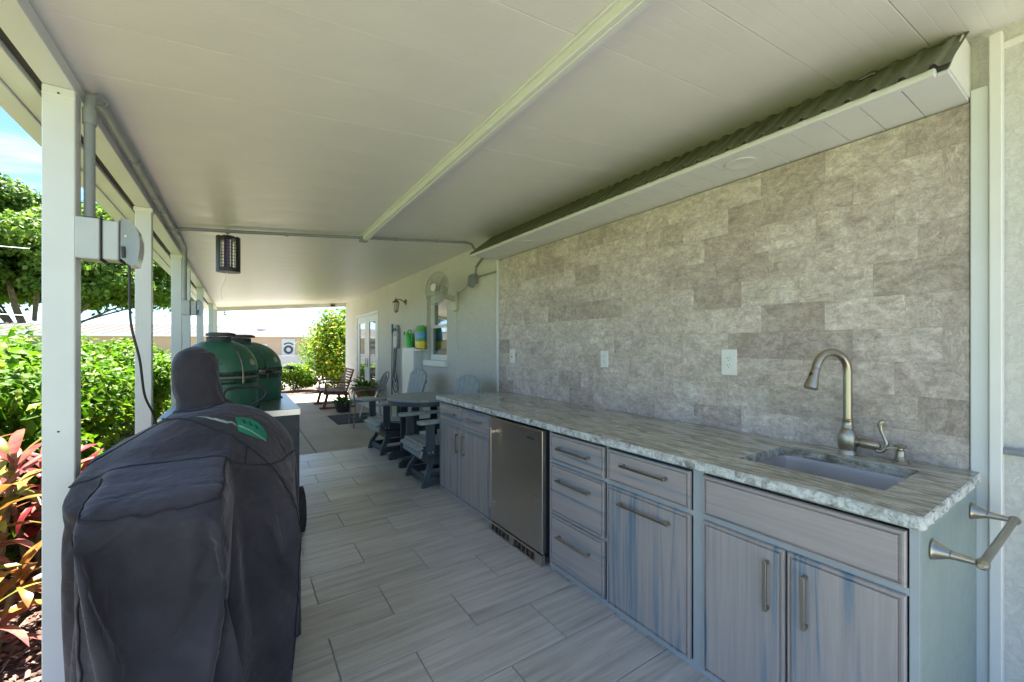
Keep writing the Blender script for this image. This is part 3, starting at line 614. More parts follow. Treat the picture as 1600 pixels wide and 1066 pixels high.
# ---------------------------------------------------------------- conduit runs
cd = thing('ceiling_conduit', 'grey conduit running along the eave beam and across the patio ceiling', 'conduit pipe')
xz = -.452
p = MB(); p.tube([(xz, 2.055, 1.87), (xz, 2.055, 2.26), (xz, 2.065, 2.298), (xz+.012, 2.10, 2.322), (xz+.015, 2.15, 2.325), (xz+.015, 4.10, 2.325)], .0155, 12)
p.tube([(xz+.015, 4.10, 2.325), (xz+.015, 4.78, 2.325), (xz+.012, 4.95, 2.32), (xz, 5.02, 2.29), (xz, 5.035, 2.22), (xz, 5.035, 1.86)], .0155, 12); p.build('eave_run', M['pvc'], cd)
zz = lambda x: zc(x)-.020
p = MB(); p.tube([(xz+.01, 4.12, 2.318), (-.35, 4.14, zz(-.35)), (0, 4.16, zz(0)), (1.0, 4.17, zz(1.)), (1.95, 4.17, zz(1.95)), (2.12, 4.17, zz(2.12)), (2.19, 4.17, zz(2.12)-.01), (2.25, 4.18, 2.50), (2.38, 4.25, 2.47), (2.425, 4.40, 2.45), (2.425, 4.50, 2.40), (2.425, 4.53, 2.28)], .0135, 12); p.build('ceiling_run', M['pvc'], cd)
cps = [([(xz, 2.055, 2.20), (xz, 2.055, 2.255)], .0195), ([(xz+.015, 4.08, 2.325), (xz+.015, 4.17, 2.325)], .024), ([(xz, 5.035, 2.20), (xz, 5.035, 2.24)], .0195)]
cps += [([(xz+.015, y, 2.325), (xz+.015, y+.035, 2.325)], .0195) for y in (2.13, 2.72, 3.3, 3.62, 4.02, 4.22, 4.5)]+[([(x, 4.165, zz(x)), (x+.03, 4.165, zz(x))], .0175) for x in (-.11, .32, 1.30, 1.75)]
for P, r_ in cps: MB().tube(P, r_, 12).build('coupling', M['pvc'], cd)
MB().box(.965, 1.035, 4.135, 4.20, zc(1.)-.060, zc(1.)-.012, .003).build('junction_box', M['pvc'], cd)
def outlet_box(y, lb):
    t = thing('outlet_box', lb, 'outlet box', (-.4795, y, 1.79), 0, 'weatherproof outlet boxes on the posts')
    MB().box(0, .062, -.035, .045, -.072, .072, .003).build('extension_box', M['pvc_light'], t)
    MB().box(.0625, .067, -.038, .048, -.078, .078, .002).build('gasket', M['dark'], t)
    MB().box(.0675, .112, -.035, .045, -.070, .070, .004).build('box_body', M['pvc_light'], t)
    MB().box(.1125, .116, -.037, .047, -.076, .074, .001).build('gasket', M['dark'], t)
    cv = Mat('clear_smoky_cover', (.50, .53, .55), .15); cv.b.inputs['Transmission Weight'].default_value = .55; cv.b.inputs['Alpha'].default_value = 1
    prof = [(.1165, .082), (.128, .084), (.145, .074), (.160, .050), (.168, .015), (.168, -.02), (.164, -.055), (.158, -.082), (.140, -.086), (.1165, -.062)]
    pb = MB(); inner = [(a-.003 if i not in (0, 9) else a, b_*.96) for i, (a, b_) in enumerate(prof)]
    pb.prism(prof, -.038, .048, 'Y'); pb.build('bubble_cover', cv.m, t)
    MB().box(.128, .133, -.042, -.0385, .015, .022).build('latch', M['white_plastic'], t); MB().tube([(.125, -.0385, -.06), (.125, -.043, -.02)], .006, 8).build('cord_plug', M['dark'], t)
    return t
outlet_box(2.05, 'large grey weatherproof outlet box with bubble cover on the nearest post'); outlet_box(5.10, 'small distant weatherproof outlet box on the third post')
def bez(pts, n=24):
    P = [Vector(p) for p in pts]; out = []
    for i in range(len(P)-1):
        a, b_, c_, d_ = P[max(i-1, 0)], P[i], P[i+1], P[min(i+2, len(P)-1)]
        for k in range(n):
            t = k/n; out.append(.5*((2*b_)+(c_-a)*t+(2*a-5*b_+4*c_-d_)*t*t+(3*b_-a-3*c_+d_)*t**3))
    return out+[P[-1]]
tag(MB().tube(bez([(-.345, 2.04, 1.72), (-.345, 2.05, 1.66), (-.345, 2.07, 1.50), (-.325, 2.10, 1.36), (-.318, 2.15, 1.22), (-.30, 2.2, 1.14), (-.29, 2.24, 1.07)], 10), .0042, 8).build('power_cord', M['dark']), 'thin black power cord hanging from the bubble cover down to the covered grill', 'cord')
# bug zapper
bz = thing('bug_zapper', 'black caged bug zapper lantern hanging from the ceiling pipe', 'bug zapper', (-.09, 4.165, 2.03))
MB().lathe([(.0, .300), (.045, .300), (.070, .285), (.078, .270)], (0, 0, 0), 24).build('hood', M['dark'], bz)
MB().lathe([(.082, .0), (.082, .030), (.074, .034), (.0, .034)], (0, 0, 0), 24).build('base', M['dark'], bz)
cg = MB()
for a in np.arange(0, 2*PI, 2*PI/26): cg.bar((.078*math.cos(a), .078*math.sin(a), .03), (.078*math.cos(a), .078*math.sin(a), .275), .003, .003)
for z in np.linspace(.05, .26, 9): cg.tube([(.078*math.cos(a), .078*math.sin(a), z) for a in np.linspace(0, 2*PI, 25)[:-1]], .0016, 5, True)
cg.build('cage', M['dark'], bz)
sd_ = MB()
for q in (0, PI): 
    for a in np.linspace(-.75, .75, 9): sd_.bar((.083*math.cos(a+q), .083*math.sin(a+q), .0), (.083*math.cos(a+q), .083*math.sin(a+q), .29), .018, .004, (math.cos(a+q), math.sin(a+q), 0))
sd_.build('side_shields', M['dark'], bz)
MB().tube([(0, 0, .04), (0, 0, .27)], .028, 12).build('violet_tube', simple('violet_lamp_tube', (.16, .10, .30), .3), bz)
wt = MB(); [wt.bar((.06*math.cos(a), .06*math.sin(a), .04), (.06*math.cos(a), .06*math.sin(a), .26), .008, .008) for a in (R(200), R(285), R(330), R(90))]; wt.build('white_rods', M['white_plastic'], bz)
MB().tube([(0, 0, .298), (-.01, 0, .33), (0, 0, .355), (0, 0, .385), (.0, .0, .40)], .003, 8).build('hook', M['dark'], bz)
tag(MB().tube(bez([(-.10, 4.165, 2.03), (-.11, 4.165, 1.97), (-.14, 4.165, 1.87), (-.13, 4.20, 1.80)], 8), .0016, 6).build('pull_cord', M['white_plastic']), 'thin white cord hanging below the bug zapper', 'cord')
# ---------------------------------------------------------------- covered grill: canvas draped over a cart, meshed from a distance field
def cover_field(x, y, z):
    def smin(a, b, k):
        h = np.clip(.5+.5*(b-a)/k, 0, 1); return b*(1-h)+a*h-k*h*(1-h)
    def rbox(px, py, pz, cx, cy, cz, hx, hy, hz, r):
        qx, qy, qz = np.abs(px-cx)-hx+r, np.abs(py-cy)-hy+r, np.abs(pz-cz)-hz+r
        return np.sqrt(np.maximum(qx, 0)**2+np.maximum(qy, 0)**2+np.maximum(qz, 0)**2)+np.minimum(np.maximum(qx, np.maximum(qy, qz)), 0)-r
    fl = 1-(.02+.055*np.clip((1.96-y)/.08, 0, 1))*np.clip(1-z, 0, 1)              # flares a little towards the hem
    cx, cy = -.128, 2.26
    X = (x-cx)*fl+cx; Y = (y-cy)*fl+cy
    # hull with a tent roof: 0 at the middle, 1 at the rim
    gx = (X-cx)/.325; gy = (Y-cy)/.425
    gr = (np.abs(gx)**3.2+np.abs(gy)**3.2)**(1/3.2)
    rim = .985-.13*np.clip(gx*.5+.5, 0, 1)+.02*np.clip(-gy, 0, 1)
    apex = 1.175
    roof = apex+(rim-apex)*np.clip(gr, 0, 1.3)**1.25
    d_side = rbox(X, Y, z, cx, cy, .52, .325, .425, .60, .045)
    d = np.maximum(d_side, (z-roof)*.86)
    d = smin(d, np.sqrt(((x+.06)/1.)**2+((y-2.30)/1.)**2+((z-.86)/1.)**2)-.275, .05)
    # right hand shelf lumps under the cloth
    d = smin(d, rbox(x, y, z, .13, 2.16, .80, .085, .20, .06, .05), .05)
    d = smin(d, rbox(x, y, z, .17, 1.96, .80, .055, .10, .05, .045), .04)
    # front box
    zt = 1.0-.035*np.clip((1.86-y)/.3, 0, 1)-.06*np.clip((1.56-y)/.06, 0, 1)**2
    fx = (x+.205)*(1-.06*np.clip(.95-z, 0, 1))
    fb = np.maximum(rbox(fx, y+.05*np.clip(.9-z, 0, .9), z, 0, 1.70, .50, .158, .20, .60, .022), (z-zt)*.97)
    d = smin(d, fb, .020)
    # hood over the chimney
    hx = (x+.168-.006*np.sin(z*13)); hy = (y-2.335)
    rad = .068+.006*np.clip((z-1.16)/.10, 0, 1)-.026*np.clip((z-1.33)/.09, 0, 1)-.006*np.clip((1.22-z)/.05, 0, 1)
    q = (np.abs(hx)**2.8+np.abs(hy*.95)**2.8)**(1/2.8)-rad
    top = 1.412+.006*np.sin(x*55+1)-1.0*np.maximum(q+.045, 0)
    dh = np.maximum(np.maximum(q, (z-top)), 1.0-z)
    d = smin(d, dh, .022)
    d = np.maximum(d, .075+.012*np.sin(x*17)+.01*np.sin(y*23)-z)
    return d
def vnoise(x, y, z, seed):
    rg = np.random.default_rng(seed); G = rg.random((32, 32, 32)).astype(np.float32)
    xi, yi, zi = np.floor(x).astype(int), np.floor(y).astype(int), np.floor(z).astype(int); fx, fy, fz = x-xi, y-yi, z-zi
    fx, fy, fz = [t*t*(3-2*t) for t in (fx, fy, fz)]; r = 0
    for a in (0, 1):
        for b in (0, 1):
            for c in (0, 1): r = r+G[(xi+a) % 32, (yi+b) % 32, (zi+c) % 32]*(fx if a else 1-fx)*(fy if b else 1-fy)*(fz if c else 1-fz)
    return r
def surface_nets(f, org, h):
    nx, ny, nz = f.shape; s = f < 0
    cnt = np.zeros((nx-1, ny-1, nz-1), int); P = np.zeros((nx-1, ny-1, nz-1, 3)); W_ = np.zeros((nx-1, ny-1, nz-1))
    offs = [(a, b, c) for a in (0, 1) for b in (0, 1) for c in (0, 1)]
    sub = lambda o: f[o[0]:nx-1+o[0], o[1]:ny-1+o[1], o[2]:nz-1+o[2]]
    for o in offs:
        for ax in range(3):
            if o[ax]: continue
            o2 = list(o); o2[ax] = 1; A, B = sub(o), sub(o2); m = (A < 0) != (B < 0); t = np.where(m, A/(A-B+1e-12), 0)
            for k in range(3): P[..., k] += np.where(m, o[k]+(t if k == ax else 0), 0)
            W_ += m
    act = W_ > 0; idx = -np.ones(act.shape, int); idx[act] = np.arange(act.sum())
    g = np.argwhere(act); V = (g+P[act]/W_[act][:, None])*h+np.array(org); F = []
    for ax in range(3):
        a1, a2 = (ax+1) % 3, (ax+2) % 3; n = [nx, ny, nz]; sl = [slice(1, n[i]-1) for i in range(3)]; sl[ax] = slice(0, n[ax]-1); sl2 = list(sl); sl2[ax] = slice(1, n[ax])
        A, B = s[tuple(sl)], s[tuple(sl2)]; m = A != B; q = np.argwhere(m)
        for i in range(3):
            if i != ax: q[:, i] += 1
        def cell(d1, d2): c = q.copy(); c[:, a1] -= d1; c[:, a2] -= d2; return idx[c[:, 0], c[:, 1], c[:, 2]]
        Q = np.stack([cell(0, 0), cell(1, 0), cell(1, 1), cell(0, 1)], 1); fl = ~A[m]; Q[fl] = Q[fl][:, ::-1]; F.append(Q)
    return V, np.concatenate(F)
gc = thing('covered_grill', 'grill under a dark navy canvas cover with a hooded chimney and green printed logo', 'covered grill', (0, 0, 0))
def build_cover():
    """a slightly oversized cloth skin settles over the lumpy volume of the cart under gravity"""
    def net(h, inner):
        org = (-.64, 1.30, .03); n = tuple(int(v/h)+2 for v in (1.0, 1.50, 1.44))
        gx, gy, gz = np.meshgrid(*[org[i]+h*np.arange(n[i]) for i in range(3)], indexing='ij'); f = cover_field(gx, gy, gz)
        if inner:                                   # the cart is narrower than the cloth below its shelf, with uneven contents
            low = np.clip((.90-gz)/.10, 0, 1); f = f+low*.045+.012*low*np.sin(gx*19+gz*7)*np.sin(gy*13+1)
            f = f+.045*np.exp(-(((gx+.27)/.06)**2+((gz-.82)/.10)**2))*(gy < 1.66); sg = 0
            for (x0, z0, x1, z1, wd_, am) in [(-.10, .90, -.19, .74, .012, .03), (-.19, .74, -.30, .52, .014, .03), (-.06, .76, -.16, .60, .012, .028), (-.16, .60, -.12, .36, .014, .03), (-.33, .70, -.20, .62, .012, .022), (-.30, .45, -.14, .40, .012, .026)]:
                dx_, dz_ = x1-x0, z1-z0; t = np.clip(((gx-x0)*dx_+(gz-z0)*dz_)/(dx_*dx_+dz_*dz_), 0, 1); sg = sg+am*np.exp(-np.hypot(gx-x0-t*dx_, gz-z0-t*dz_)/wd_)
            f = f-sg*(gy < 1.70)
        else: f = f-.010+(vnoise(gx*9+3, gy*9, gz*7, 1)-.5)*.012
        return surface_nets(f, org, h)
    def mk(V, F, nm):
        me = bpy.data.meshes.new(nm); me.from_pydata(V.tolist(), [], F.tolist()); me.materials.append(M['cover']); o = bpy.data.objects.new(nm, me); COL.objects.link(o); return o
    body = mk(*net(.024, True), 'cart_form'); V, F = net(.0175, False)
    keep = V[:, 2] > .10; F = F[keep[F].all(axis=1)]; idx = -np.ones(len(V), int); used = np.unique(F); idx[used] = np.arange(len(used)); V = V[used]; F = idx[F]
    o = mk(V, F, 'canvas_cover'); bm = bmesh.new(); bm.from_mesh(o.data)
    for _ in range(2): bmesh.ops.smooth_vert(bm, verts=bm.verts, factor=.4, use_axis_x=True, use_axis_y=True, use_axis_z=True)
    bm.to_mesh(o.data); bm.free()
    body.modifiers.new('collision', 'COLLISION'); body.collision.thickness_outer = .004; body.collision.cloth_friction = 30
    m = o.modifiers.new('cloth', 'CLOTH'); st = m.settings; st.quality = 5; st.mass = .2; st.tension_stiffness = 25; st.compression_stiffness = 20; st.shear_stiffness = 12; st.bending_stiffness = .02; st.shrink_min = -.14; st.air_damping = 1.5
    m.collision_settings.collision_quality = 2; m.collision_settings.distance_min = .004; m.collision_settings.use_self_collision = False
    N = 34; m.point_cache.frame_start = 1; m.point_cache.frame_end = N; S.frame_start = 1; S.frame_end = N
    for f in range(1, N+1): S.frame_set(f)
    me = bpy.data.meshes.new_from_object(o.evaluated_get(bpy.context.evaluated_depsgraph_get())); bpy.data.objects.remove(o); bpy.data.objects.remove(body); S.frame_set(1)
    co = np.array([v.co[:] for v in me.vertices])          # the cloth rests against the post it stands beside
    near = np.clip((co[:, 1]-1.93)/.06, 0, 1)*np.clip((2.17-co[:, 1])/.06, 0, 1); lim = -.473; over = np.minimum(co[:, 0]-lim, 0); co[:, 0] -= over*near; me.vertices.foreach_set('co', co.astype(np.float32).ravel()); me.update()
    me.name = 'canvas_cover'; me.polygons.foreach_set('use_smooth', np.full(len(me.polygons), True))
    o = bpy.data.objects.new('canvas_cover', me); COL.objects.link(o); o.parent = gc
    ss = o.modifiers.new('soften', 'SUBSURF'); ss.levels = 1; ss.render_levels = 1
    return o
cover = build_cover()
from mathutils.bvhtree import BVHTree
_bm = bmesh.new(); _bm.from_mesh(cover.data); BV = BVHTree.FromBMesh(_bm); _bm.free()
def on_cover(p, off=.0): 
    q, nrm, _, _ = BV.find_nearest(Vector(p)); return q+nrm*off, nrm
SHAPE_SEAMS = [
    [(-.49, 1.86, .985), (-.41, 1.86, .985), (-.30, 1.86, .99), (-.18, 1.86, 1.0), (-.05, 1.86, 1.0)],
    [(-.05, 1.86, 1.0), (.03, 1.88, .97), (.11, 1.92, .95)],
    [(-.362, 1.52, .955), (-.28, 1.50, .955), (-.15, 1.50, .955), (-.052, 1.52, .955)],
    [(-.362, 1.52, .955), (-.37, 1.65, .975), (-.372, 1.80, .995)],
    [(-.052, 1.52, .955), (-.048, 1.66, .975), (-.045, 1.84, .995)],
    [(-.46, 2.0, 1.02), (-.36, 2.12, 1.06), (-.28, 2.16, 1.10), (-.20, 2.12, 1.11), (-.10, 2.05, 1.08), (.02, 1.98, 1.02), (.11, 1.92, .96)],
    [(-.30, 2.28, 1.13), (-.27, 2.20, 1.12), (-.245, 2.16, 1.11)],
    [(.02, 1.98, 1.01), (.02, 1.92, .99), (.02, 1.88, .97)],
    [(-.37, 1.50, .93), (-.375, 1.49, .7), (-.38, 1.47, .35), (-.385, 1.46, .12)],
    [(.11, 1.92, .94), (.17, 1.88, .84), (.205, 1.86, .6), (.22, 1.85, .35), (.23, 1.84, .10)],
    [(.11, 1.92, .95), (.17, 2.05, .93), (.19, 2.3, .90), (.18, 2.6, .88)],
    [(-.265, 2.26, 1.165), (-.20, 2.22, 1.15), (-.12, 2.23, 1.15), (-.07, 2.29, 1.15), (-.06, 2.36, 1.16)]]
for sm in SHAPE_SEAMS:
    P = bez(sm, 10); MB().tube([on_cover(p, .0012)[0] for p in P], .0028, 6).build('seam_piping', M['piping'], cover)
def decal(name, poly, mat, off=.0022, step=.009):
    """flat print on the cloth: a plan outline laid on the sloping top"""
    xs = [p[0] for p in poly]; ys = [p[1] for p in poly]
    def inside(x, y):
        c = False; n = len(poly)
        for i in range(n):
            (x1, y1), (x2, y2) = poly[i], poly[(i+1) % n]
            if (y1 > y) != (y2 > y) and x < (x2-x1)*(y-y1)/(y2-y1)+x1: c = not c
        return c
    bm = bmesh.new(); vs = [bm.verts.new((x, y, 0)) for x, y in poly]; bm.faces.new(vs)
    for ax, lo, hi in ((0, min(xs), max(xs)), (1, min(ys), max(ys))):
        q = lo+step
        while q < hi:
            no = (1, 0, 0) if ax == 0 else (0, 1, 0); bmesh.ops.bisect_plane(bm, geom=bm.verts[:]+bm.edges[:]+bm.faces[:], plane_co=(q, q, 0), plane_no=no); q += step
    for v in bm.verts:
        h = BV.ray_cast(Vector((v.co.x, v.co.y, 1.6)), Vector((0, 0, -1))); v.co = h[0]+h[1]*off
    me = bpy.data.meshes.new(name); bm.to_mesh(me); bm.free(); me.materials.append(mat)
    o = bpy.data.objects.new(name, me); COL.objects.link(o); o.parent = cover; return o
decal('printed_logo', [(-.023, 2.123), (.0, 2.142), (.030, 2.152), (.055, 2.152), (.08, 2.138), (.092, 2.110), (.091, 2.072), (.068, 2.056), (.041, 2.048), (.015, 2.046), (-.011, 2.050)], M['logo_green'])
decal('printed_logo', [(-.168, 2.13), (-.10, 2.105), (-.022, 2.082), (-.016, 2.070), (-.09, 2.088)], M['logo_white'])
decal('printed_logo', [(-.013, 2.082), (.03, 2.080), (.087, 2.068), (.088, 2.062), (.03, 2.072), (-.013, 2.074)], M['logo_white'], .0034)
for dx_, dy_ in ((.002, 2.125), (.025, 2.128), (.048, 2.125)): decal('printed_mark', [(dx_, dy_), (dx_+.006, dy_+.003), (dx_+.014, dy_-.018), (dx_+.007, dy_-.021)], M['piping'], .0036)
# ---------------------------------------------------------------- grill table with two ceramic grills
gt = thing('grill_table', 'dark grill cart with a blue grey steel top and a knobby tyre at the corner', 'cart', (-.03, 3.50, 0))
tx0, tx1 = -.42, .40; ty1 = 1.25
K1 = (-.112, .335, .255); K2 = (.02, .905, .325)     # centres and radii in table space
def top_with_holes():
    bm = bmesh.new(); n = 48
    me_ = MB(); me_.box(tx0, tx1, 0, ty1, .905, .940, .002); o = me_.build('table_top', M['table_steel'], gt)
    return o
# top built as a polar-cut plate so that the ovens really drop through it
def plate():
    segs = []; mb = MB(); z = .940; split = .62
    for (c, y0, y1) in ((K1, 0, split), (K2, split, ty1)):
        r = c[2]+.012; cx, cy = c[0], c[1]; n = 64; ring = []; out = []
        for i in range(n):
            a = 2*PI*(i+.5)/n; dx_, dy_ = math.cos(a), math.sin(a); ring.append((cx+r*dx_, cy+r*dy_))
            t = min(((tx1-cx)/dx_ if dx_ > 0 else (tx0-cx)/dx_), ((y1-cy)/dy_ if dy_ > 0 else (y0-cy)/dy_)); out.append((cx+t*dx_, cy+t*dy_))
        cor = {}
        for i in range(n):
            j = (i+1) % n; a, b_ = out[i], out[j]; poly = [(*ring[i], z), (*out[i], z)]
            for q in ((tx0, y0), (tx1, y0), (tx1, y1), (tx0, y1)):
                if abs(a[0]-b_[0]) > 1e-6 and abs(a[1]-b_[1]) > 1e-6 and ((abs(q[0]-a[0]) < 1e-6 or abs(q[1]-a[1]) < 1e-6) and (abs(q[0]-b_[0]) < 1e-6 or abs(q[1]-b_[1]) < 1e-6)): poly.append((*q, z))
            poly += [(*out[j], z), (*ring[j], z)]; mb.add(poly, [tuple(range(len(poly)))])
            mb.add([(*ring[i], z), (*ring[j], z), (*ring[j], z-.04), (*ring[i], z-.04)], [(0, 1, 2, 3)])
    mb.build('table_top', M['table_steel'], gt)
    e = MB(); e.box(tx0-.004, tx1+.004, -.006, -.0005, .895, .9395, .001); e.box(tx0-.004, tx1+.004, ty1+.0005, ty1+.006, .895, .9395, .001); e.box(tx0-.005, tx0-.0005, 0, ty1, .895, .9395); e.box(tx1+.0005, tx1+.005, 0, ty1, .895, .9395)
    e.build('top_rim', M['steel'], gt)
plate()
cg_ = simple('charcoal_steel', (.035, .045, .05), .45, .3, var=.08)
MB().box(tx0, tx1, .004, .022, .36, .8945, .002).build('side_panel', cg_, gt); MB().box(tx0, tx1, ty1-.022, ty1-.004, .36, .8945, .002).build('side_panel', cg_, gt)
MB().box(tx0+.001, tx0+.018, .0225, ty1-.0225, .36, .8945, .001).build('back_panel', cg_, gt)
for a, b_ in ((.03, .42), (.43, .82), (.83, 1.22)):
    d = MB().box(tx1-.018, tx1, a, b_, .37, .885, .002).build('cabinet_door', cg_, gt); MB().tube([(.002+tx1, b_-.04, .55), (tx1+.03, b_-.04, .55), (tx1+.03, b_-.04, .75), (tx1+.002, b_-.04, .75)], .006, 8).build('handle', M['steel'], d)
MB().box(tx0+.001, tx1-.001, .003, ty1-.003, .335, .3595).build('bottom_shelf', cg_, gt)
MB().lathe([(.016, .003), (.016, -.004), (.010, -.012), (.005, -.014), (0, -.014)], (.265, 0, .83), 14, 'Y').build('knob', M['pewter'], gt)
def wheel(x, y):
    r, w_ = .165, .10; axle = MB(); prof = [(.075, -w_/2+.01), (.10, -w_/2+.004), (.14, -w_/2), (.158, -w_/2+.012), (.163, -w_/2+.03), (.164, 0), (.163, w_/2-.03), (.158, w_/2-.012), (.14, w_/2), (.10, w_/2-.004), (.075, w_/2-.01)]
    axle.lathe(prof, (0, 0, 0), 40, 'X')
    for row in range(5):
        xx = -w_/2+.014+row*(w_-.028)/4
        for i in range(30):
            a = 2*PI*(i+.5*(row % 2))/30; axle.bar((xx-.008, .160*math.cos(a), .160*math.sin(a)), (xx+.008, .160*math.cos(a), .160*math.sin(a)), .020, .014, (0, math.cos(a), math.sin(a)), .002)
    t = axle.build('tyre', M['rubber'], gt, (x, y, .168))
    MB().lathe([(.0, -.03), (.03, -.03), (.035, -.012), (.074, -.012), (.074, .012), (.035, .012), (.03, .03), (0, .03)], (0, 0, 0), 24, 'X').build('hub', M['dark'], t)
for (x, y) in ((.385, .02), (.385, 1.2), (-.37, .03), (-.37, 1.2)): wheel(x, y)
for y in (.02, 1.2): MB().tube([(-.38, y, .168), (.39, y, .168)], .012, 10).build('axle', M['dark'], gt)
ax = MB()
for (x, y) in ((.30, .03), (.30, 1.2), (-.30, .03), (-.30, 1.2)): ax.build if False else None; MB().box(x-.02, x+.02, y-.02, y+.02, .15, .3345).build('wheel_bracket', M['dark'], gt)
def kamado(K, lab, handle_dir):
    r = K[2]; t = thing('ceramic_grill', lab, 'grill', (-.03+K[0], 3.50+K[1], .70), 0, 'green egg shaped grills set in the grill cart'); s = r/.26
    def zz(v): return v
    MB().lathe([(r*.55, -.10), (r*.75, -.03), (r*.92, .10), (r*.985, .24), (r, .36), (r, .455), (r*.97, .462)], (0, 0, 0), 48).build('base_shell', M['green_enamel'], t)
    zs = .490
    dome = [(r*.97, zs-.008), (r, zs)]
    for a in np.linspace(0, 1, 14):
        e = a*PI/2*.82; dome.append((r*1.0*math.cos(e)**.85, zs+.035+.225*math.sin(e)/math.sin(PI/2*.82)))
    MB().lathe(dome, (0, 0, 0), 48).build('dome_lid', M['green_enamel'], t)
    zt = zs+.26
    MB().lathe([(r*1.012, zs-.052), (r*1.018, zs-.050), (r*1.018, zs-.018), (r*1.012, zs-.016)], (0, 0, 0), 48).build('lower_band', M['band'], t)
    MB().lathe([(r*1.012, zs+.004), (r*1.018, zs+.006), (r*1.018, zs+.036), (r*1.008, zs+.038)], (0, 0, 0), 48).build('upper_band', M['band'], t)
    MB().lathe([(r*.995, zs-.014), (r*1.003, zs-.013), (r*1.003, zs+.001), (r*.995, zs+.002)], (0, 0, 0), 48).build('gasket', simple('felt_gasket', (.18, .16, .12), .9), t)
    nk = .078 if s < 1.1 else .085
    MB().lathe([(nk*1.1, zt-.035), (nk*1.06, zt-.012), (nk, zt-.008), (nk, zt+.028), (nk*1.03, zt+.032), (nk*.9, zt+.036), (0, zt+.036)], (0, 0, 0), 32).build('chimney_collar', simple('cast_iron_cap', (.045, .05, .055), .5, .3, var=.15), t)
    MB().lathe([(0, zt+.040), (nk*1.2, zt+.040), (nk*1.22, zt+.046), (nk*1.2, zt+.058), (nk*.9, zt+.066), (0, zt+.068)], (.012, 0, 0), 32).build('chimney_cap', bpy.data.materials['cast_iron_cap'], t)
    c, s_ = math.cos(handle_dir), math.sin(handle_dir)
    hb = MB(); hb.tube([(c*r*1.0-s_*q, s_*r*1.0+c*q, zs+.02) for q in (-.06, .06)], .008, 8)
    for q in (-.05, .05): hb.tube([(c*r-s_*q, s_*r+c*q, zs+.02), (c*(r+.07)-s_*q*.8, s_*(r+.07)+c*q*.8, zs+.022)], .007, 8)
    hb.build('handle_bracket', M['steel'], t)
    MB().tube([(c*(r+.075)-s_*q, s_*(r+.075)+c*q, zs+.022) for q in (-.13, -.11, .11, .13)], [.012, .017, .017, .012], 12).build('lid_handle', M['dark'], t)
    # bolts and spring hinge at the band, thermometer on the dome
    for q in (-1.75, -1.65): MB().lathe([(.006, .0), (.006, .008), (0, .009)], (0, 0, 0), 8, 'Z', Matrix.Translation((math.cos(q)*r*1.018, math.sin(q)*r*1.018, zs+.02)) @ Matrix.Rotation(q, 4, 'Z') @ Matrix.Rotation(R(90), 4, 'Y')).build('bolt', M['steel'], t)
    a = -.95; sp_ = MB(); P = []
    for k in range(8): P.append((math.cos(a)*(r*1.04), math.sin(a)*(r*1.04), zs-.05+k*.014))
    sp_.tube(P, .007, 8)
    P = []
    for e in np.linspace(0.02, 1.15, 12): P.append((math.cos(a)*(r*1.02*math.cos(e)), math.sin(a)*(r*1.02*math.cos(e)), zs+.04+.225*math.sin(e)))
    sp_.tube(P, .0055, 8); sp_.build('hinge_spring', M['pewter'], t)
    q = -.55; e = .35
    MB().lathe([(.026, 0), (.026, .012), (.022, .014), (0, .014)], (0, 0, 0), 20, 'Z', Matrix.Translation((math.cos(q)*r*.93, math.sin(q)*r*.93, zs+.10)) @ Matrix.Rotation(q, 4, 'Z') @ Matrix.Rotation(R(70), 4, 'Y')).build('thermometer', M['steel'], t)
    return t
kamado(K1, 'nearer green ceramic egg grill directly behind the hood of the covered grill', R(20)); kamado(K2, 'farther and larger green ceramic egg grill with a black side handle', R(5))
th_ = thing('cart_handle', 'black triangular loop handle on a post at the near edge of the grill cart', 'handle', (.02, 3.44, .80))
MB().tube([(-.0, 0, -.20), (0, 0, .17)], .014, 10).build('handle_post', M['dark'], th_)
lp = bez([(0, 0, .165), (-.06, -.0, .21), (-.118, -.01, .255), (-.115, -.01, .30), (-.07, -.01, .325), (.07, -.01, .325), (.122, -.01, .30), (.12, -.01, .255), (.06, -.0, .21), (0, 0, .165)], 5)
MB().tube(lp, .0095, 8).build('loop', M['dark'], th_); MB().tube([(0, -.012, .175), (.035, -.03, .10), (.07, -.03, .06)], .006, 8).build('strap', M['steel'], th_)
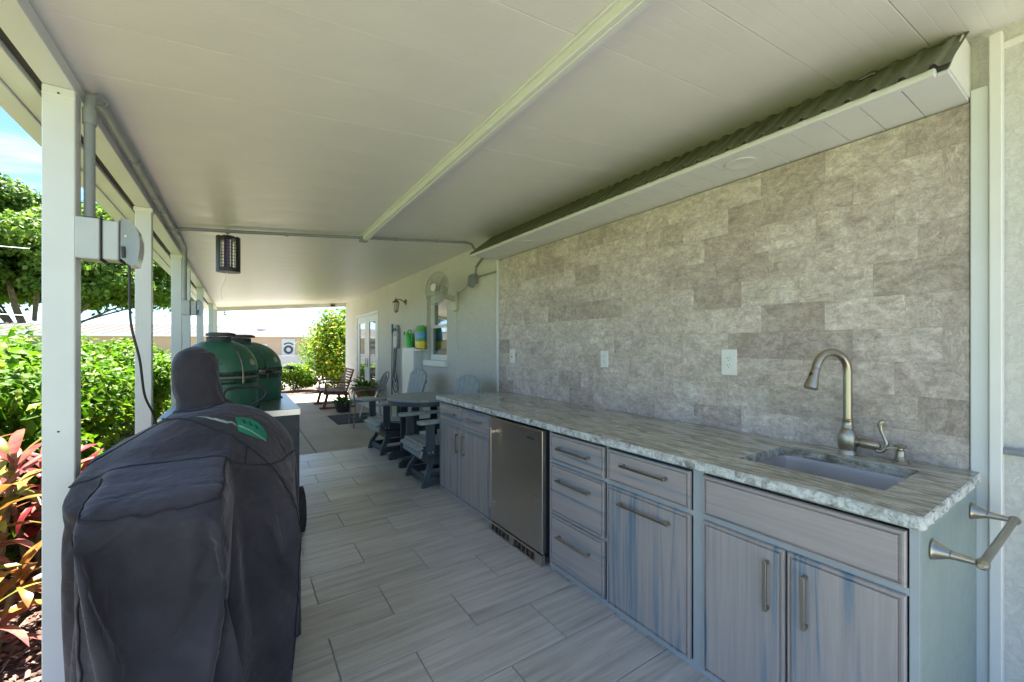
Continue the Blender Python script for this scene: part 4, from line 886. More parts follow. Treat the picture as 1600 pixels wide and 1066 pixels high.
# ---------------------------------------------------------------- poly lumber swivel chairs and table
def make_chair():
    t = thing('swivel_armchair', 'nearer grey swivel armchair tucked behind the far end of the base cabinets', 'chair', (0, 0, 0), 0, 'poly lumber swivel armchairs at the round table')
    D, L = M['slate'], M['slate_light']; hw_ = .255
    # base: local +x is the front. legs curve outwards to bottom runners
    for sx in (1, -1):
        for sy in (1, -1):
            P = bez([(.17*sx, .185*sy, .27), (.185*sx, .20*sy, .20), (.235*sx, .235*sy, .11), (.262*sx, .245*sy, .0)], 4); mb = MB()
            vs = []; 
            for i, p in enumerate(P): 
                w_ = .030; vs += [(p.x-w_, p.y-.018, p.z), (p.x+w_, p.y-.018, p.z), (p.x+w_, p.y+.018, p.z), (p.x-w_, p.y+.018, p.z)]
            fs = [(4*i+k, 4*i+(k+1) % 4, 4*i+4+(k+1) % 4, 4*i+4+k) for i in range(len(P)-1) for k in range(4)]+[(0, 1, 2, 3), tuple(4*(len(P)-1)+k for k in (3, 2, 1, 0))]
            mb.add(vs, fs).build('leg', D, t)
    for sy in (1, -1): MB().box(-.235, .235, sy*.243-.016, sy*.243+.016, .025, .095, .004).build('side_rail', D, t)
    for sx in (1, -1): MB().box(sx*.235-.014, sx*.235+.014, -.226, .226, .025, .095, .004).build('cross_rail', D, t)
    MB().box(-.20, .20, -.205, .205, .2, .30, .005).build('swivel_box', D, t); MB().lathe([(.14, .3005), (.14, .318)], (0, 0, 0), 24).build('swivel_plate', M['dark'], t)
    for sy in (1, -1): MB().prism([(-.26, .318), (.22, .318), (.275, .345), (.285, .375), (.26, .405), (.20, .412), (-.12, .372), (-.26, .36)], sy*.245-.016, sy*.245+.016, 'Y').build('seat_rail', D, t)
    sl_ = [((.300, .338), 78), ((.312, .392), 20), ((.262, .424), -4), ((.180, .425), -4), ((.100, .417), -6), ((.020, .406), -8), ((-.060, .396), -8), ((-.140, .386), -8)]
    for (x, z), a in sl_: MB().box(-.036, .036, -hw_-.004, hw_+.004, -.011, .011, .004).build('seat_slat', L, t); o = t.children[-1] if False else None
    ch = [c for c in t.children if c.name.startswith('seat_slat')]
    for o, ((x, z), a) in zip(ch, sl_): o.location = (x, 0, z); o.rotation_euler = (0, R(a), 0)
    for sy in (1, -1):
        MB().box(.175, .265, sy*.292-.016, sy*.292+.016, .33, .648, .004).build('arm_post', D, t); MB().box(-.215, -.135, sy*.292-.016, sy*.292+.016, .34, .648, .004).build('arm_post', D, t)
        arm = [(-.30, -.03), (-.20, -.045), (.10, -.058), (.30, -.062), (.345, -.045), (.355, 0), (.345, .045), (.30, .062), (.10, .055), (-.30, .03)]
        MB().prism([(x, y+sy*.295) for x, y in arm], .649, .676, 'Z').build('armrest', L, t)
    n = 5; 
    Mx = Matrix.Translation((-.195, 0, .36)) @ Matrix.Rotation(R(-13), 4, 'Y')
    for i in range(n):
        u = i-(n-1)/2; yb = u*.086; yt = u*.114; hb, ht = .039, .053; H_ = .755-.028*u*u*1.15
        h1 = .755-.013*(u-.5)**2; h2 = .755-.013*(u+.5)**2
        poly = [(yb-hb, .0), (yb+hb, .0), (yt+ht, h2-.02), (yt+ht-.004, h2), (yt-ht+.004, h1), (yt-ht, h1-.02)]
        MB().prism(poly, -.011, .011, 'X', Mx).build('back_slat', L if i else D, t) if False else MB().prism(poly, -.011, .011, 'X', Mx).build('back_slat', L, t)
    b = MB(); b.box(-.040, -.0115, -.29, .29, .27, .335, .004, Mx); b.build('back_brace', D, t); MB().box(-.040, -.0115, -.24, .24, .56, .61, .004, Mx).build('back_brace', D, t); MB().box(-.035, -.0115, -.22, .22, .03, .09, .004, Mx).build('back_brace', D, t)
    for sy in (1, -1):
        for x in (.20, .24): MB().lathe([(.009, 0), (.009, .004*sy), (0, .005*sy)], (x, sy*.3085, .36), 10, 'Y').build('bolt', M['steel'], t)
    return t
chB = make_chair(); chB.location = (1.79, 4.16, 0); chB.rotation_euler = (0, 0, PI)
chA = copy_tree(chB); chA.location = (1.78, 5.66, 0); chA.rotation_euler = (0, 0, PI+.05); chA['label'] = 'grey poly lumber swivel armchair on the far side of the round table'
tt = thing('round_table', 'round grey poly lumber table between the two swivel armchairs', 'table', (1.93, 4.93, 0))
def rtable():
    r = .455; n = 8; w_ = 2*r/n
    for i in range(n):
        a, b_ = -r+i*w_+.003, -r+(i+1)*w_-.003; poly = []
        ca = lambda q: math.sqrt(max(r*r-q*q, 0))
        for q in np.linspace(a, b_, 7): poly.append((q, -ca(q)))
        for q in np.linspace(b_, a, 7): poly.append((q, ca(q)))
        MB().prism(poly, .768, .793, 'Z').build('table_board', M['slate_light'], tt)
    ring = MB(); ring.lathe([(r*.93, .715), (r*.985, .715), (r*.985, .767), (r*.93, .767), (r*.93, .715)], (0, 0, 0), 48); ring.build('apron', M['slate'], tt)
    for sy in (-1, 1):
        for sx in (-1, 1): MB().box(sx*.20-.045, sx*.20+.045, sy*.205-.018, sy*.205+.018, .095, .7145, .005).build('leg', M['slate'], tt)
        MB().prism([(-.40, 0), (-.40, .07), (-.37, .095), (.37, .095), (.40, .07), (.40, 0), (.30, 0), (.28, .02), (-.28, .02), (-.30, 0)], sy*.205-.028, sy*.205+.028, 'Y').build('foot', M['slate'], tt)
        MB().box(-.15, .15, sy*.205-.014, sy*.205+.014, .40, .47, .004).build('leg_rail', M['slate'], tt)
    for z in (.10, .40): MB().box(-.04, .04, -.176, .176, z, z+.06, .004).build('stretcher', M['slate'], tt)
rtable()
# ---------------------------------------------------------------- metal cafe chair, mat, pots, bench
gm = simple('weathered_bronze_metal', (.22, .20, .175), .5, .4, var=.15, scale=20)
cc = thing('metal_cafe_chair', 'thin bronze metal garden chair with an arched open back', 'chair', (1.88, 7.72, 0), R(178))
def cafe():
    hwid = .23
    for sy in (-1, 1):
        MB().tube([(.24, sy*.23, 0), (.22, sy*.22, .22), (.21, sy*.22, .44)], .011, 8).build('leg', gm, cc)
        MB().tube([(-.27, sy*.23, 0), (-.22, sy*.22, .22), (-.20, sy*.21, .44)], .011, 8).build('leg', gm, cc)
        MB().tube(bez([(-.24, sy*.235, .62), (-.05, sy*.27, .65), (.15, sy*.27, .645), (.235, sy*.25, .60), (.215, sy*.225, .44)], 6), .010, 8).build('armrest', gm, cc)
        MB().tube([(-.24, sy*.22, .12), (.22, sy*.22, .12)], .006, 6).build('side_rail', gm, cc)
    MB().tube(bez([(-.20, -.21, .44), (-.27, -.225, .62), (-.36, -.20, .84), (-.40, -.10, .92), (-.41, 0, .94), (-.40, .10, .92), (-.36, .20, .84), (-.27, .225, .62), (-.20, .21, .44)], 6), .012, 8).build('back_hoop', gm, cc)
    for k, y in enumerate((-.12, -.06, 0, .06, .12)): MB().tube(bez([(-.205, y*.8, .44), (-.29, y*1.1, .66), (-.385+abs(y)*.2, y, .91-abs(y)*.4)], 5), .007, 6).build('back_rod', gm, cc)
    MB().lathe([(0, .445), (.20, .445), (.235, .452), (.24, .44), (.235, .43), (0, .43)], (0, 0, 0), 24).build('seat', gm, cc)
    MB().lathe([(.0, .453), (.20, .453), (.22, .465), (.20, .482), (0, .49)], (0, 0, 0), 24).build('cushion', simple('pale_cushion', (.42, .44, .45), .9, var=.1), cc)
cafe()
tag(MB().box(1.46, 2.25, 7.96, 9.05, -.003, .009, .003).build('door_mat', M['mat']), 'dark charcoal mat on the concrete in front of the french doors', 'mat')
def leaf_blade(L, w_, droop, n=6, fold=.25, tip=.6, wav=0):
    """arched strap leaf along +x; returns verts, faces"""
    vs = []; a = 0; x = z = 0
    for i in range(n+1):
        t = i/n; ww = w_*math.sin(PI*min(1, (t*.92+.06)))**tip*(1 if t < 1 else .05)
        vs += [(x, -ww, z+ww*fold), (x, 0, z), (x, ww, z+ww*fold)]; ang = -droop*t; x += L/n*math.cos(ang); z += L/n*math.sin(ang)
    fs = []
    for i in range(n): b = 3*i; fs += [(b, b+3, b+4, b+1), (b+1, b+4, b+5, b+2)]
    return vs, fs
def rosette(t, z, N, L, w_, mats, pitch=(20, 75), droop=1.5, spread=.04, nm='leaf'):
    mes = []
    for k in range(5):
        v, f = leaf_blade(L*random.uniform(.85, 1.1), w_*random.uniform(.85, 1.15), droop*random.uniform(.7, 1.3)); mb = MB(); mb.add(v, f, True); mes.append(mb)
    ms = [mb.mesh(nm, m) for mb in mes for m in mats]
    for i in range(N):
        az = i*2.399+random.uniform(-.3, .3); el = R(random.uniform(*pitch)); inst(nm, random.choice(ms), t, (spread*math.cos(az)*random.random(), spread*math.sin(az)*random.random(), z+random.uniform(-.01, .02)), (random.uniform(-.3, .3), -el, az), (random.uniform(.75, 1.1),)*3)
pt = thing('potted_plant', 'leafy green plant in a low black round pot on the concrete beside the wooden bench', 'plant', (1.85, 9.50, -.004))
MB().lathe([(.0, 0), (.125, 0), (.165, .13), (.185, .205), (.198, .21), (.198, .235), (.180, .235), (.172, .19), (.0, .185)], (0, 0, 0), 28).build('pot', M['pot_dark'], pt)
rosette(pt, .20, 46, .24, .034, [M['fern']], (15, 80), 1.4, .10)
pt2 = thing('potted_plant', 'fern like plant spilling from a terracotta bowl on a wire stand by the french doors', 'plant', (2.08, 8.50, -.004))
MB().lathe([(.0, .40), (.15, .40), (.20, .50), (.245, .565), (.262, .57), (.262, .60), (.238, .60), (.225, .55), (0, .545)], (0, 0, 0), 32).build('bowl', M['terracotta'], pt2)
rosette(pt2, .56, 64, .40, .026, [M['fern'], M['fern'], M['low_leaf']], (12, 80), 1.5, .14); rosette(pt2, .56, 16, .30, .022, [M['dry']], (5, 40), 1.9, .14)
for a in range(4):
    q = a*PI/2+.6; MB().tube(bez([(.17*math.cos(q), .17*math.sin(q), 0), (.10*math.cos(q), .10*math.sin(q), .2), (.15*math.cos(q), .15*math.sin(q), .395)], 5), .007, 6).build('stand_leg', M['white_plastic'], pt2)
MB().tube([(.155*math.cos(a), .155*math.sin(a), .393) for a in np.linspace(0, 2*PI, 25)[:-1]], .006, 6, True).build('stand_ring', M['white_plastic'], pt2)
bn = thing('glider_bench', 'reddish brown wooden slatted armchair bench by the corner of the house', 'bench', (1.85, 10.55, -.004), PI)
def bench():
    Wd = .46
    for sy in (-1, 1):
        MB().bar((.30, sy*Wd, .02), (.20, sy*Wd, .40), .03, .06, bev=.003).build('leg', M['red_wood'], bn); MB().bar((-.24, sy*Wd, .02), (-.14, sy*Wd, .40), .03, .06, bev=.003).build('leg', M['red_wood'], bn)
        MB().prism([(-.36, .0), (.36, .0), (.40, .03), (.36, .05), (.1, .035), (-.1, .035), (-.36, .05), (-.40, .03)], sy*Wd-.045, sy*Wd-.016, 'Y').build('runner', M['red_wood'], bn)
        MB().bar((.30, sy*(Wd-.033), .36), (-.25, sy*(Wd-.033), .32), .028, .07, bev=.003).build('seat_rail', M['red_wood'], bn)
        MB().bar((.26, sy*Wd, .385), (.26, sy*Wd, .585), .03, .055, bev=.003).build('arm_post', M['red_wood'], bn)
        MB().bar((.34, sy*(Wd+.0), .60), (-.30, sy*(Wd+.0), .60), .075, .024, bev=.004).build('armrest', M['red_wood'], bn)
        MB().bar((-.18, sy*(Wd-.07), .30), (-.36, sy*(Wd-.07), .88), .032, .05, (0, 1, 0), .003).build('back_post', M['red_wood'], bn)
    for i in range(7): MB().box(.285-i*.072, .345-i*.072, -Wd+.02, Wd-.02, .405-i*.006, .422-i*.006, .003).build('seat_slat', M['seat_wood'], bn)
    for i in range(9):
        u = i/8; MB().bar((-.165-.18*u, -Wd+.03, .38+.49*u), (-.165-.18*u, Wd-.03, .38+.49*u), .014, .042, (-.3, 0, .95), .003).build('back_slat', M['red_wood'], bn)
bench()
# ---------------------------------------------------------------- things on the stucco wall
sc = thing('wall_lantern', 'small pewter carriage lantern on the stucco wall beside the french doors', 'lantern', (2.44, 7.15, 2.20))
MB().lathe([(.055, 0), (.055, -.006), (.045, -.012), (.03, -.020), (.02, -.035), (0, -.038)], (0, 0, 0), 20, 'X').build('back_plate', M['pewter'], sc)
MB().tube(bez([(-.03, 0, 0), (-.07, 0, .03), (-.12, 0, .045), (-.165, 0, .03), (-.175, 0, .005)], 5), .009, 8).build('arm', M['pewter'], sc)
MB().lathe([(.005, .075), (.012, .065), (.006, .055), (.015, .045), (.02, .03), (.035, .018), (.062, -.005), (.066, -.02), (.062, -.022)], (-.175, 0, 0), 8).build('roof_cap', M['pewter'], sc)
MB().lathe([(.058, -.024), (.055, -.05), (.046, -.12), (.034, -.165), (0, -.17)], (-.175, 0, 0), 8).build('glass', M['lamp_glass'], sc)
for k in range(8):
    a = 2*PI*k/8; MB().bar((-.175+.060*math.cos(a), .060*math.sin(a), -.022), (-.175+.036*math.cos(a), .036*math.sin(a), -.168), .006, .006).build('rib', M['pewter'], sc)
MB().lathe([(.037, -.165), (.037, -.175), (.015, -.182), (.008, -.20), (0, -.205)], (-.175, 0, 0), 10).build('finial', M['pewter'], sc)
fn = thing('wall_fan', 'beige oscillating wall fan with a round wire guard above the window', 'fan', (2.44, 5.08, 2.02))
MB().box(-.05, 0, -.055, .055, -.13, .13, .012).build('wall_mount', M['ivory'], fn)
MB().bar((-.04, 0, .03), (-.20, -.06, .06), .06, .07, bev=.01).build('arm', M['ivory'], fn)
Mf = Matrix.Translation((-.34, -.12, .14)) @ Matrix.Rotation(R(18), 4, 'Z') @ Matrix.Rotation(R(6), 4, 'Y')   # local -x = blowing direction
MB().lathe([(0, .17), (.04, .165), (.065, .13), (.07, .05), (.05, .035), (0, .03)], (0, 0, 0), 20, 'X', Mf).build('motor', M['ivory'], fn)
MB().bar((-.20, -.06, .06), (-.25, -.10, .12), .05, .05, bev=.008).build('neck', M['ivory'], fn)
wire = simple('pale_wire', (.42, .42, .38), .4, .3)
for (sgn, nm) in ((1, 'rear_guard'), (-1, 'front_guard')):
    gd = MB(); Rg = .215
    for k in range(46):
        a = 2*PI*k/46; P = [(sgn*(.002+.062*(1-(q)**2.2)), Rg*q*math.cos(a), Rg*q*math.sin(a)) for q in (.24, .5, .75, .9, 1)]
        gd.tube([Mf @ Vector(p) for p in P], .0013, 4)
    for q in (1, .7, .45): gd.tube([Mf @ Vector((sgn*(.002+.062*(1-q**2.2)), Rg*q*math.cos(a), Rg*q*math.sin(a))) for a in np.linspace(0, 2*PI, 41)[:-1]], .0022 if q < 1 else .004, 5, True)
    gd.build(nm, wire, fn)
MB().lathe([(0, -.066), (.045, -.066), (.052, -.060), (.052, -.054)], (0, 0, 0), 24, 'X', Mf).build('front_badge', M['white_plastic'], fn)
bl = simple('translucent_blade', (.42, .42, .38), .3)
for k in range(3):
    vs = []; 
    for i in range(7):
        t = i/6
        for j in range(5):
            u = j/4-.5; r_ = .035+.15*t; a = 2*PI*k/3+u*(1.15)+t*.5; vs.append(Mf @ Vector((.02-.045*u, r_*math.cos(a), r_*math.sin(a))))
    MB().add(vs, [(i*5+j, i*5+j+1, i*5+j+6, i*5+j+5) for i in range(6) for j in range(4)], True).build('blade', bl, fn)
MB().lathe([(0, -.02), (.03, -.015), (.036, .03)], (0, 0, 0), 16, 'X', Mf).build('blade_hub', bl, fn)
tag(MB().tube(bez([(2.425, 5.06, 1.90), (2.42, 5.06, 1.83), (2.428, 5.05, 1.60), (2.428, 5.04, 1.45), (2.426, 5.00, 1.38)], 8), .004, 6).build('pull_cord', M['ivory']), 'thin cord hanging down the wall from the oscillating fan', 'cord')
tag(MB().tube(bez([(2.425, 5.02, 2.12), (2.432, 4.85, 2.16), (2.425, 4.68, 2.21)], 8), .004, 6).build('fan_lead', M['pvc']), 'short grey lead from the wall fan to the coiled cable box', 'cord')
el = thing('cable_box', 'grey box with coiled cables and a short conduit on the stucco wall', 'electrical box', (2.44, 4.53, 2.25))
MB().box(-.05, -.0, -.045, .045, -.06, .06, .004).build('box', M['pvc'], el)
for k in range(4): MB().tube([( -.06-.008*k, -.02+.06*math.cos(a)*(1-.1*k)+.01*k, -.03+.085*math.sin(a)*(1-.06*k)) for a in np.linspace(0, 2*PI, 22)[:-1]], .007, 6, True).build('cable_loop', M['pvc'], el)
MB().tube([(-.03, -.045, .015), (-.02, -.20, .015), (-.02, -.55, .015)], .011, 8).build('conduit', M['pvc'], el); MB().tube([(-.05, .05, -.03), (-.06, .10, -.06)], .012, 8).build('plug', M['dark'], el)
ec = thing('utility_cabinet', 'narrow white utility cabinet on the stucco wall left of the window', 'cabinet', (2.44, 6.64, .35))
MB().box(-.136, -.0005, -.285, .285, 0, 1.045, .004).build('cabinet_body', M['white'], ec); MB().box(-.142, -.1365, -.275, .275, .01, 1.035, .002).build('cabinet_door', M['cream'], ec)
wc = thing('watering_can', 'bright green plastic watering can on top of the white utility cabinet', 'watering can', (2.355, 6.75, 1.396))
gr_ = simple('bright_green_plastic', (.03, .40, .05), .35, var=.08)
def can():
    secs = [(.115, .048, 0), (.135, .055, .01), (.14, .056, .10), (.13, .054, .17), (.10, .046, .22), (.055, .034, .245)]; N = 24; vs = []
    for (a, b_, z) in secs:
        for i in range(N): t = 2*PI*i/N; e = (abs(math.cos(t))**3+abs(math.sin(t))**3)**(-1/3); vs.append((b_*math.sin(t)*e, a*math.cos(t)*e+(z*.12), z))
    fs = [(r*N+i, r*N+(i+1) % N, (r+1)*N+(i+1) % N, (r+1)*N+i) for r in range(len(secs)-1) for i in range(N)]+[tuple(range(N))[::-1], tuple((len(secs)-1)*N+i for i in range(N))]
    MB().add(vs, fs, True).build('can_body', gr_, wc)
    MB().tube(bez([(0, .05, .23), (0, .02, .285), (0, -.08, .28), (0, -.15, .20), (0, -.135, .10)], 6), .013, 8).build('handle', gr_, wc)
    MB().tube([(0, .12, .06), (0, .19, .17), (0, .235, .27)], [.03, .018, .013], 10).build('spout', gr_, wc)
can()
bg = thing('plant_food_bag', 'green blue and yellow printed plant food bag against the stucco wall above the utility cabinet', 'bag', (2.438, 6.265, 1.37))
def bag():
    m = Mat('printed_bag', rough=.35); v = m.coord('Object'); sp_ = m.new('ShaderNodeSeparateXYZ'); m.l.new(v, sp_.inputs[0]); z = sp_.outputs[2]
    n = m.noise(v, 26, 4); zz_ = m.math('ADD', z, m.math('MULTIPLY', n, .05))
    r_ = m.ramp(zz_, [(0.0, (.75, .55, .03)), (.14, (.65, .62, .05)), (.145, (.02, .25, .03)), (.19, (.01, .22, .04)), (.20, (.05, .25, .55)), (.29, (.10, .35, .62)), (.295, (.02, .33, .04)), (.4, (.03, .30, .04))])
    r_.node.color_ramp.interpolation = 'CONSTANT'; m.color(r_)
    secs = [(.16, .010, 0), (.175, .04, .02), (.178, .06, .12), (.178, .062, .22), (.172, .045, .31), (.170, .010, .355), (.168, .004, .375)]; N = 20; vs = []
    for (a, b_, zq) in secs:
        for i in range(N): t = 2*PI*i/N; vs.append((-.062+b_*math.sin(t)*.95, a*np.sign(math.cos(t))*abs(math.cos(t))**.6, zq))
    fs = [(r*N+i, r*N+(i+1) % N, (r+1)*N+(i+1) % N, (r+1)*N+i) for r in range(len(secs)-1) for i in range(N)]+[tuple(range(N))[::-1], tuple((len(secs)-1)*N+i for i in range(N))]
    MB().add(vs, fs, True).build('bag_body', m.m, bg)
bag()
tag(MB().box(2.30, 2.4399, 6.07, 6.345, 1.345, 1.368, .003).build('wall_shelf', M['white']), 'small white bracket shelf under the plant food bag', 'shelf')
hh = thing('hose_hanger', 'grey wall hanger with loops of dark hose hanging beside the green can', 'hose hanger', (2.44, 7.56, 1.38))
MB().prism([(-.10, 0), (.10, 0), (.13, .10), (.13, .30), (.10, .39), (.04, .43), (-.04, .43), (-.10, .39), (-.13, .30), (-.13, .10)], -.06, -.001, 'X').build('hanger_body', M['pvc'], hh)
MB().prism([(-.075, .02), (.075, .02), (.09, .10), (.09, .22), (-.09, .22), (-.09, .10)], -.066, -.0605, 'X').build('face_plate', M['pvc_light'], hh)
MB().tube([(-.07, -.085, .32), (-.075, -.04, .36), (-.075, .04, .36), (-.07, .085, .32)], .010, 8).build('grip', M['dark'], hh)
for k in range(4):
    a = .05+.022*k; z0 = -.62-.10*k
    MB().tube(bez([(-.05-.01*k, -a, .02), (-.05-.01*k, -a*.6+.02, -.30), (-.06, -a*1.3, -.55), (-.06, -a*1.6, z0+.12), (-.05, 0, z0), (-.06, a*1.6, z0+.12), (-.06, a*1.2, -.5), (-.05-.01*k, a*.3, -.3), (-.05, a, .02)], 7), .0085, 7).build('hose', M['pvc'] if k % 2 else M['dark'], hh)
pl = thing('net_pole', 'thin blue grey pole leaning upright on the wall next to the hose', 'pole', (2.41, 7.90, 0))
MB().tube([(0, 0, 0), (0.01, -.03, 1.68)], .012, 8).build('pole', M['pvc'], pl); MB().tube([(0.01, -.03, 1.66), (.01, -.03, 1.84)], .018, 8).build('grip', simple('blue_grip', (.05, .20, .36), .5), pl)
# ---------------------------------------------------------------- plants beside the patio
def leaf_cloud(centers, normals, size, aspect=.55, seed=0, cup=.25):
    """one small folded leaf of 4 triangles per point"""
    rg = np.random.default_rng(seed); n = len(centers)
    nz = normals/np.linalg.norm(normals, axis=1, keepdims=True); a = rg.normal(size=(n, 3)); u = np.cross(nz, a); u /= np.linalg.norm(u, axis=1, keepdims=True)+1e-9; v = np.cross(nz, u)
    L = (size*rg.uniform(.65, 1.25, n))[:, None]; w_ = L*aspect*.5
    p0 = centers-u*L*.5; p1 = centers+v*w_+nz*w_*cup; p2 = centers+u*L*.5-nz*L*.12; p3 = centers-v*w_+nz*w_*cup; pm = centers
    V = np.stack([p0, p1, p2, p3, pm], 1).reshape(-1, 3); F = (np.arange(n)[:, None, None]*5+np.array([[0, 4, 1], [1, 4, 2], [2, 4, 3], [3, 4, 0]])[None]).reshape(-1, 3)
    return V, F
def shrub(name, lab, cat, loc, rx, ry, h, n, size, mat, seed, group=None, z0=-.09, shell=.55, lumps=9, low=.05, stems=7):
    t = thing(name, lab, cat, (loc[0], loc[1], z0), 0, group); rg = np.random.default_rng(seed)
    cs = []; C = []
    for k in range(lumps): a = rg.uniform(0, 2*PI); q = math.sqrt(rg.uniform(0, .8)); C.append((rx*.75*q*math.cos(a), ry*.75*q*math.sin(a), h*rg.uniform(.16, .80), rg.uniform(.30, .5)))
    C = np.array(C)
    k = rg.integers(0, lumps, n); d = rg.normal(size=(n, 3)); d /= np.linalg.norm(d, axis=1, keepdims=True); rad = rg.uniform(0, 1, n)**shell
    s = C[k, 3][:, None]*np.array([rx, ry, h*.62])*rad[:, None]; p = C[k, :3]+d*s*1.15
    keep = (p[:, 2] > low) & (p[:, 2] < h*1.06); p = p[keep]; d = d[keep]; m = len(p)
    nm = d*.7+rg.normal(size=(m, 3))*.55+np.array([0, 0, .55]); V, F = leaf_cloud(p, nm, size, .55, seed)
    o = bpy.data.objects.new('leaves', np_mesh('leaves', V, F, mat)); COL.objects.link(o); o.parent = t; tag(o, kind='stuff')
    st = MB()
    for q in range(stems):
        c = C[q % lumps]; st = MB().tube(bez([(c[0]*.15, c[1]*.15, 0), (c[0]*.5+rg.uniform(-.05, .05), c[1]*.5, c[2]*.5), (c[0], c[1], c[2]+h*.1)], 4), [.02*h*(1-.07*i) for i in range(9)], 6); st.build('stem', M['stem'], t)
    return t
hl = ['leafy green hedge shrub seen left of the nearest post', 'bright green hedge shrub between the first and second posts', 'hedge shrub with orange blooms just past the second post', 'green hedge shrub beside the third post', 'hedge shrub farther along the patio behind the dark chimneys', 'last green hedge shrubs by the far roof corner']
hy = [3.3, 4.75, 6.2, 7.7, 9.4, 11.2, 13.0]
hn = ['nearest hedge shrub left of the first post, partly behind the red cordyline', hl[0], hl[1], hl[2], hl[3], hl[4], hl[5]]
for i, y in enumerate(hy): shrub('hedge_shrub', hn[i], 'shrub', (-1.88+.1*math.sin(i*2.1), y), .95, 1.05, 1.60+.10*math.sin(i*1.7+2.2), 9500, .105, M['hedge_leaf'], 40+i, 'hedge shrubs along the open side', lumps=14)
def blossoms():
    pts = [(-1.28, 4.1, .72), (-1.30, 4.75, .55), (-1.25, 3.6, .9)]
    for k, p in enumerate(pts):
        V, F = leaf_cloud(np.array([p]*14)+np.random.default_rng(k).normal(size=(14, 3))*.022, np.random.default_rng(k).normal(size=(14, 3)), .05, .7, k)
        o = bpy.data.objects.new('blossom', np_mesh('blossom', V, F, simple('orange_petal', (.55, .10, .015), .5))); COL.objects.link(o)
        tag(o, ['orange blossom in the hedge right of the nearest post', 'lower orange blossom among the hedge leaves', 'upper orange blossom near the nearest post'][k], 'flower', 'orange blossoms in the hedge')
blossoms()
def cordyline(loc, h, seed, lab, mats, N=34, L=.42):
    L *= .68; N = int(N*1.2)
    t = thing('cordyline', lab, 'plant', (*loc, -.088), 0, 'cordylines in the mulch bed'); rg = random.Random(seed); st = random.getstate(); random.seed(seed)
    ms = []
    for m in mats:
        for k in range(3): v, f = leaf_blade(L*random.uniform(.85, 1.15), L*.085*random.uniform(.8, 1.3), random.uniform(.7, 1.9), 7, .35, .75); ms.append(MB().add(v, f, True).mesh('leaf', m))
    for s_ in range(3):
        a = s_*2.1+seed; top = (math.cos(a)*.12, math.sin(a)*.12, h*(.62+.16*s_)); MB().tube(bez([(math.cos(a)*.03, math.sin(a)*.03, 0), (top[0]*.6, top[1]*.6, top[2]*.5), top], 5), [.014]*11, 7).build('cane', M['stem'], t)
        for i in range(N//3+2):
            az = i*2.399+s_; u = i/(N/3+2); zz_ = top[2]-.30*(1-u)*h; el = R(12+62*u+random.uniform(-8, 8)); inst('leaf', random.choice(ms), t, (top[0], top[1], zz_), (random.uniform(-.35, .35), -el, az), (random.uniform(.8, 1.15),)*3)
    random.setstate(st); return t
cordyline((-1.10, 3.25), .98, 3, 'pink and red cordyline left of the nearest post', [M['ti_pink'], M['ti_orange'], M['ti_orange'], M['ti_red'], M['ti_green']], 42, .46)
cordyline((-1.12, 3.95), .80, 8, 'red cordyline with broad leaves between the nearest post and the covered grill', [M['ti_red'], M['ti_pink']], 30, .42)
cordyline((-1.0, 2.95), .50, 5, 'low orange and green cordyline close to the mulch', [M['ti_orange'], M['ti_green'], M['ti_orange'], M['ti_pink']], 36, .40)
cordyline((-.90, 3.75), .82, 12, 'dark red cordyline right behind the nearest post', [M['ti_red'], M['ti_red'], M['ti_pink']], 30, .40)
cordyline((-1.38, 3.55), .92, 21, 'tall mixed red and yellow cordyline at the left edge', [M['ti_orange'], M['ti_red'], M['ti_green'], M['ti_pink']], 36, .44)
# ---------------------------------------------------------------- beyond the patio
for i, (x, y, s_) in enumerate(((-1.9, 15.6, 1), (-.7, 15.7, 1), (.45, 15.6, 1.0), (1.45, 15.5, 1.05))):
    shrub('low_hedge', ['clipped low hedge shrub far left behind the grills', 'clipped low hedge shrub behind the larger grill', 'clipped bright low hedge shrub right of the grills', 'clipped low hedge shrub beside the tall flowering bush'][i], 'shrub', (x, y), .85, .60, .86*s_, 7000, .085, M['low_leaf'], 90+i, 'low hedge across the end of the patio', lumps=9)
shrub('flowering_bush', 'tall yellow green bush with orange tips at the end of the patio', 'bush', (3.15, 15.1), 1.55, 1.3, 2.95, 24000, .125, M['croton_leaf'], 120, None, lumps=44, low=.1)
shrub('flowering_bush', 'pale green rounded bush in front of the far house beside the tall bush', 'bush', (3.6, 24.5), 1.3, 1.2, 2.5, 3500, .12, M['low_leaf'], 121, None, lumps=16, low=.1)
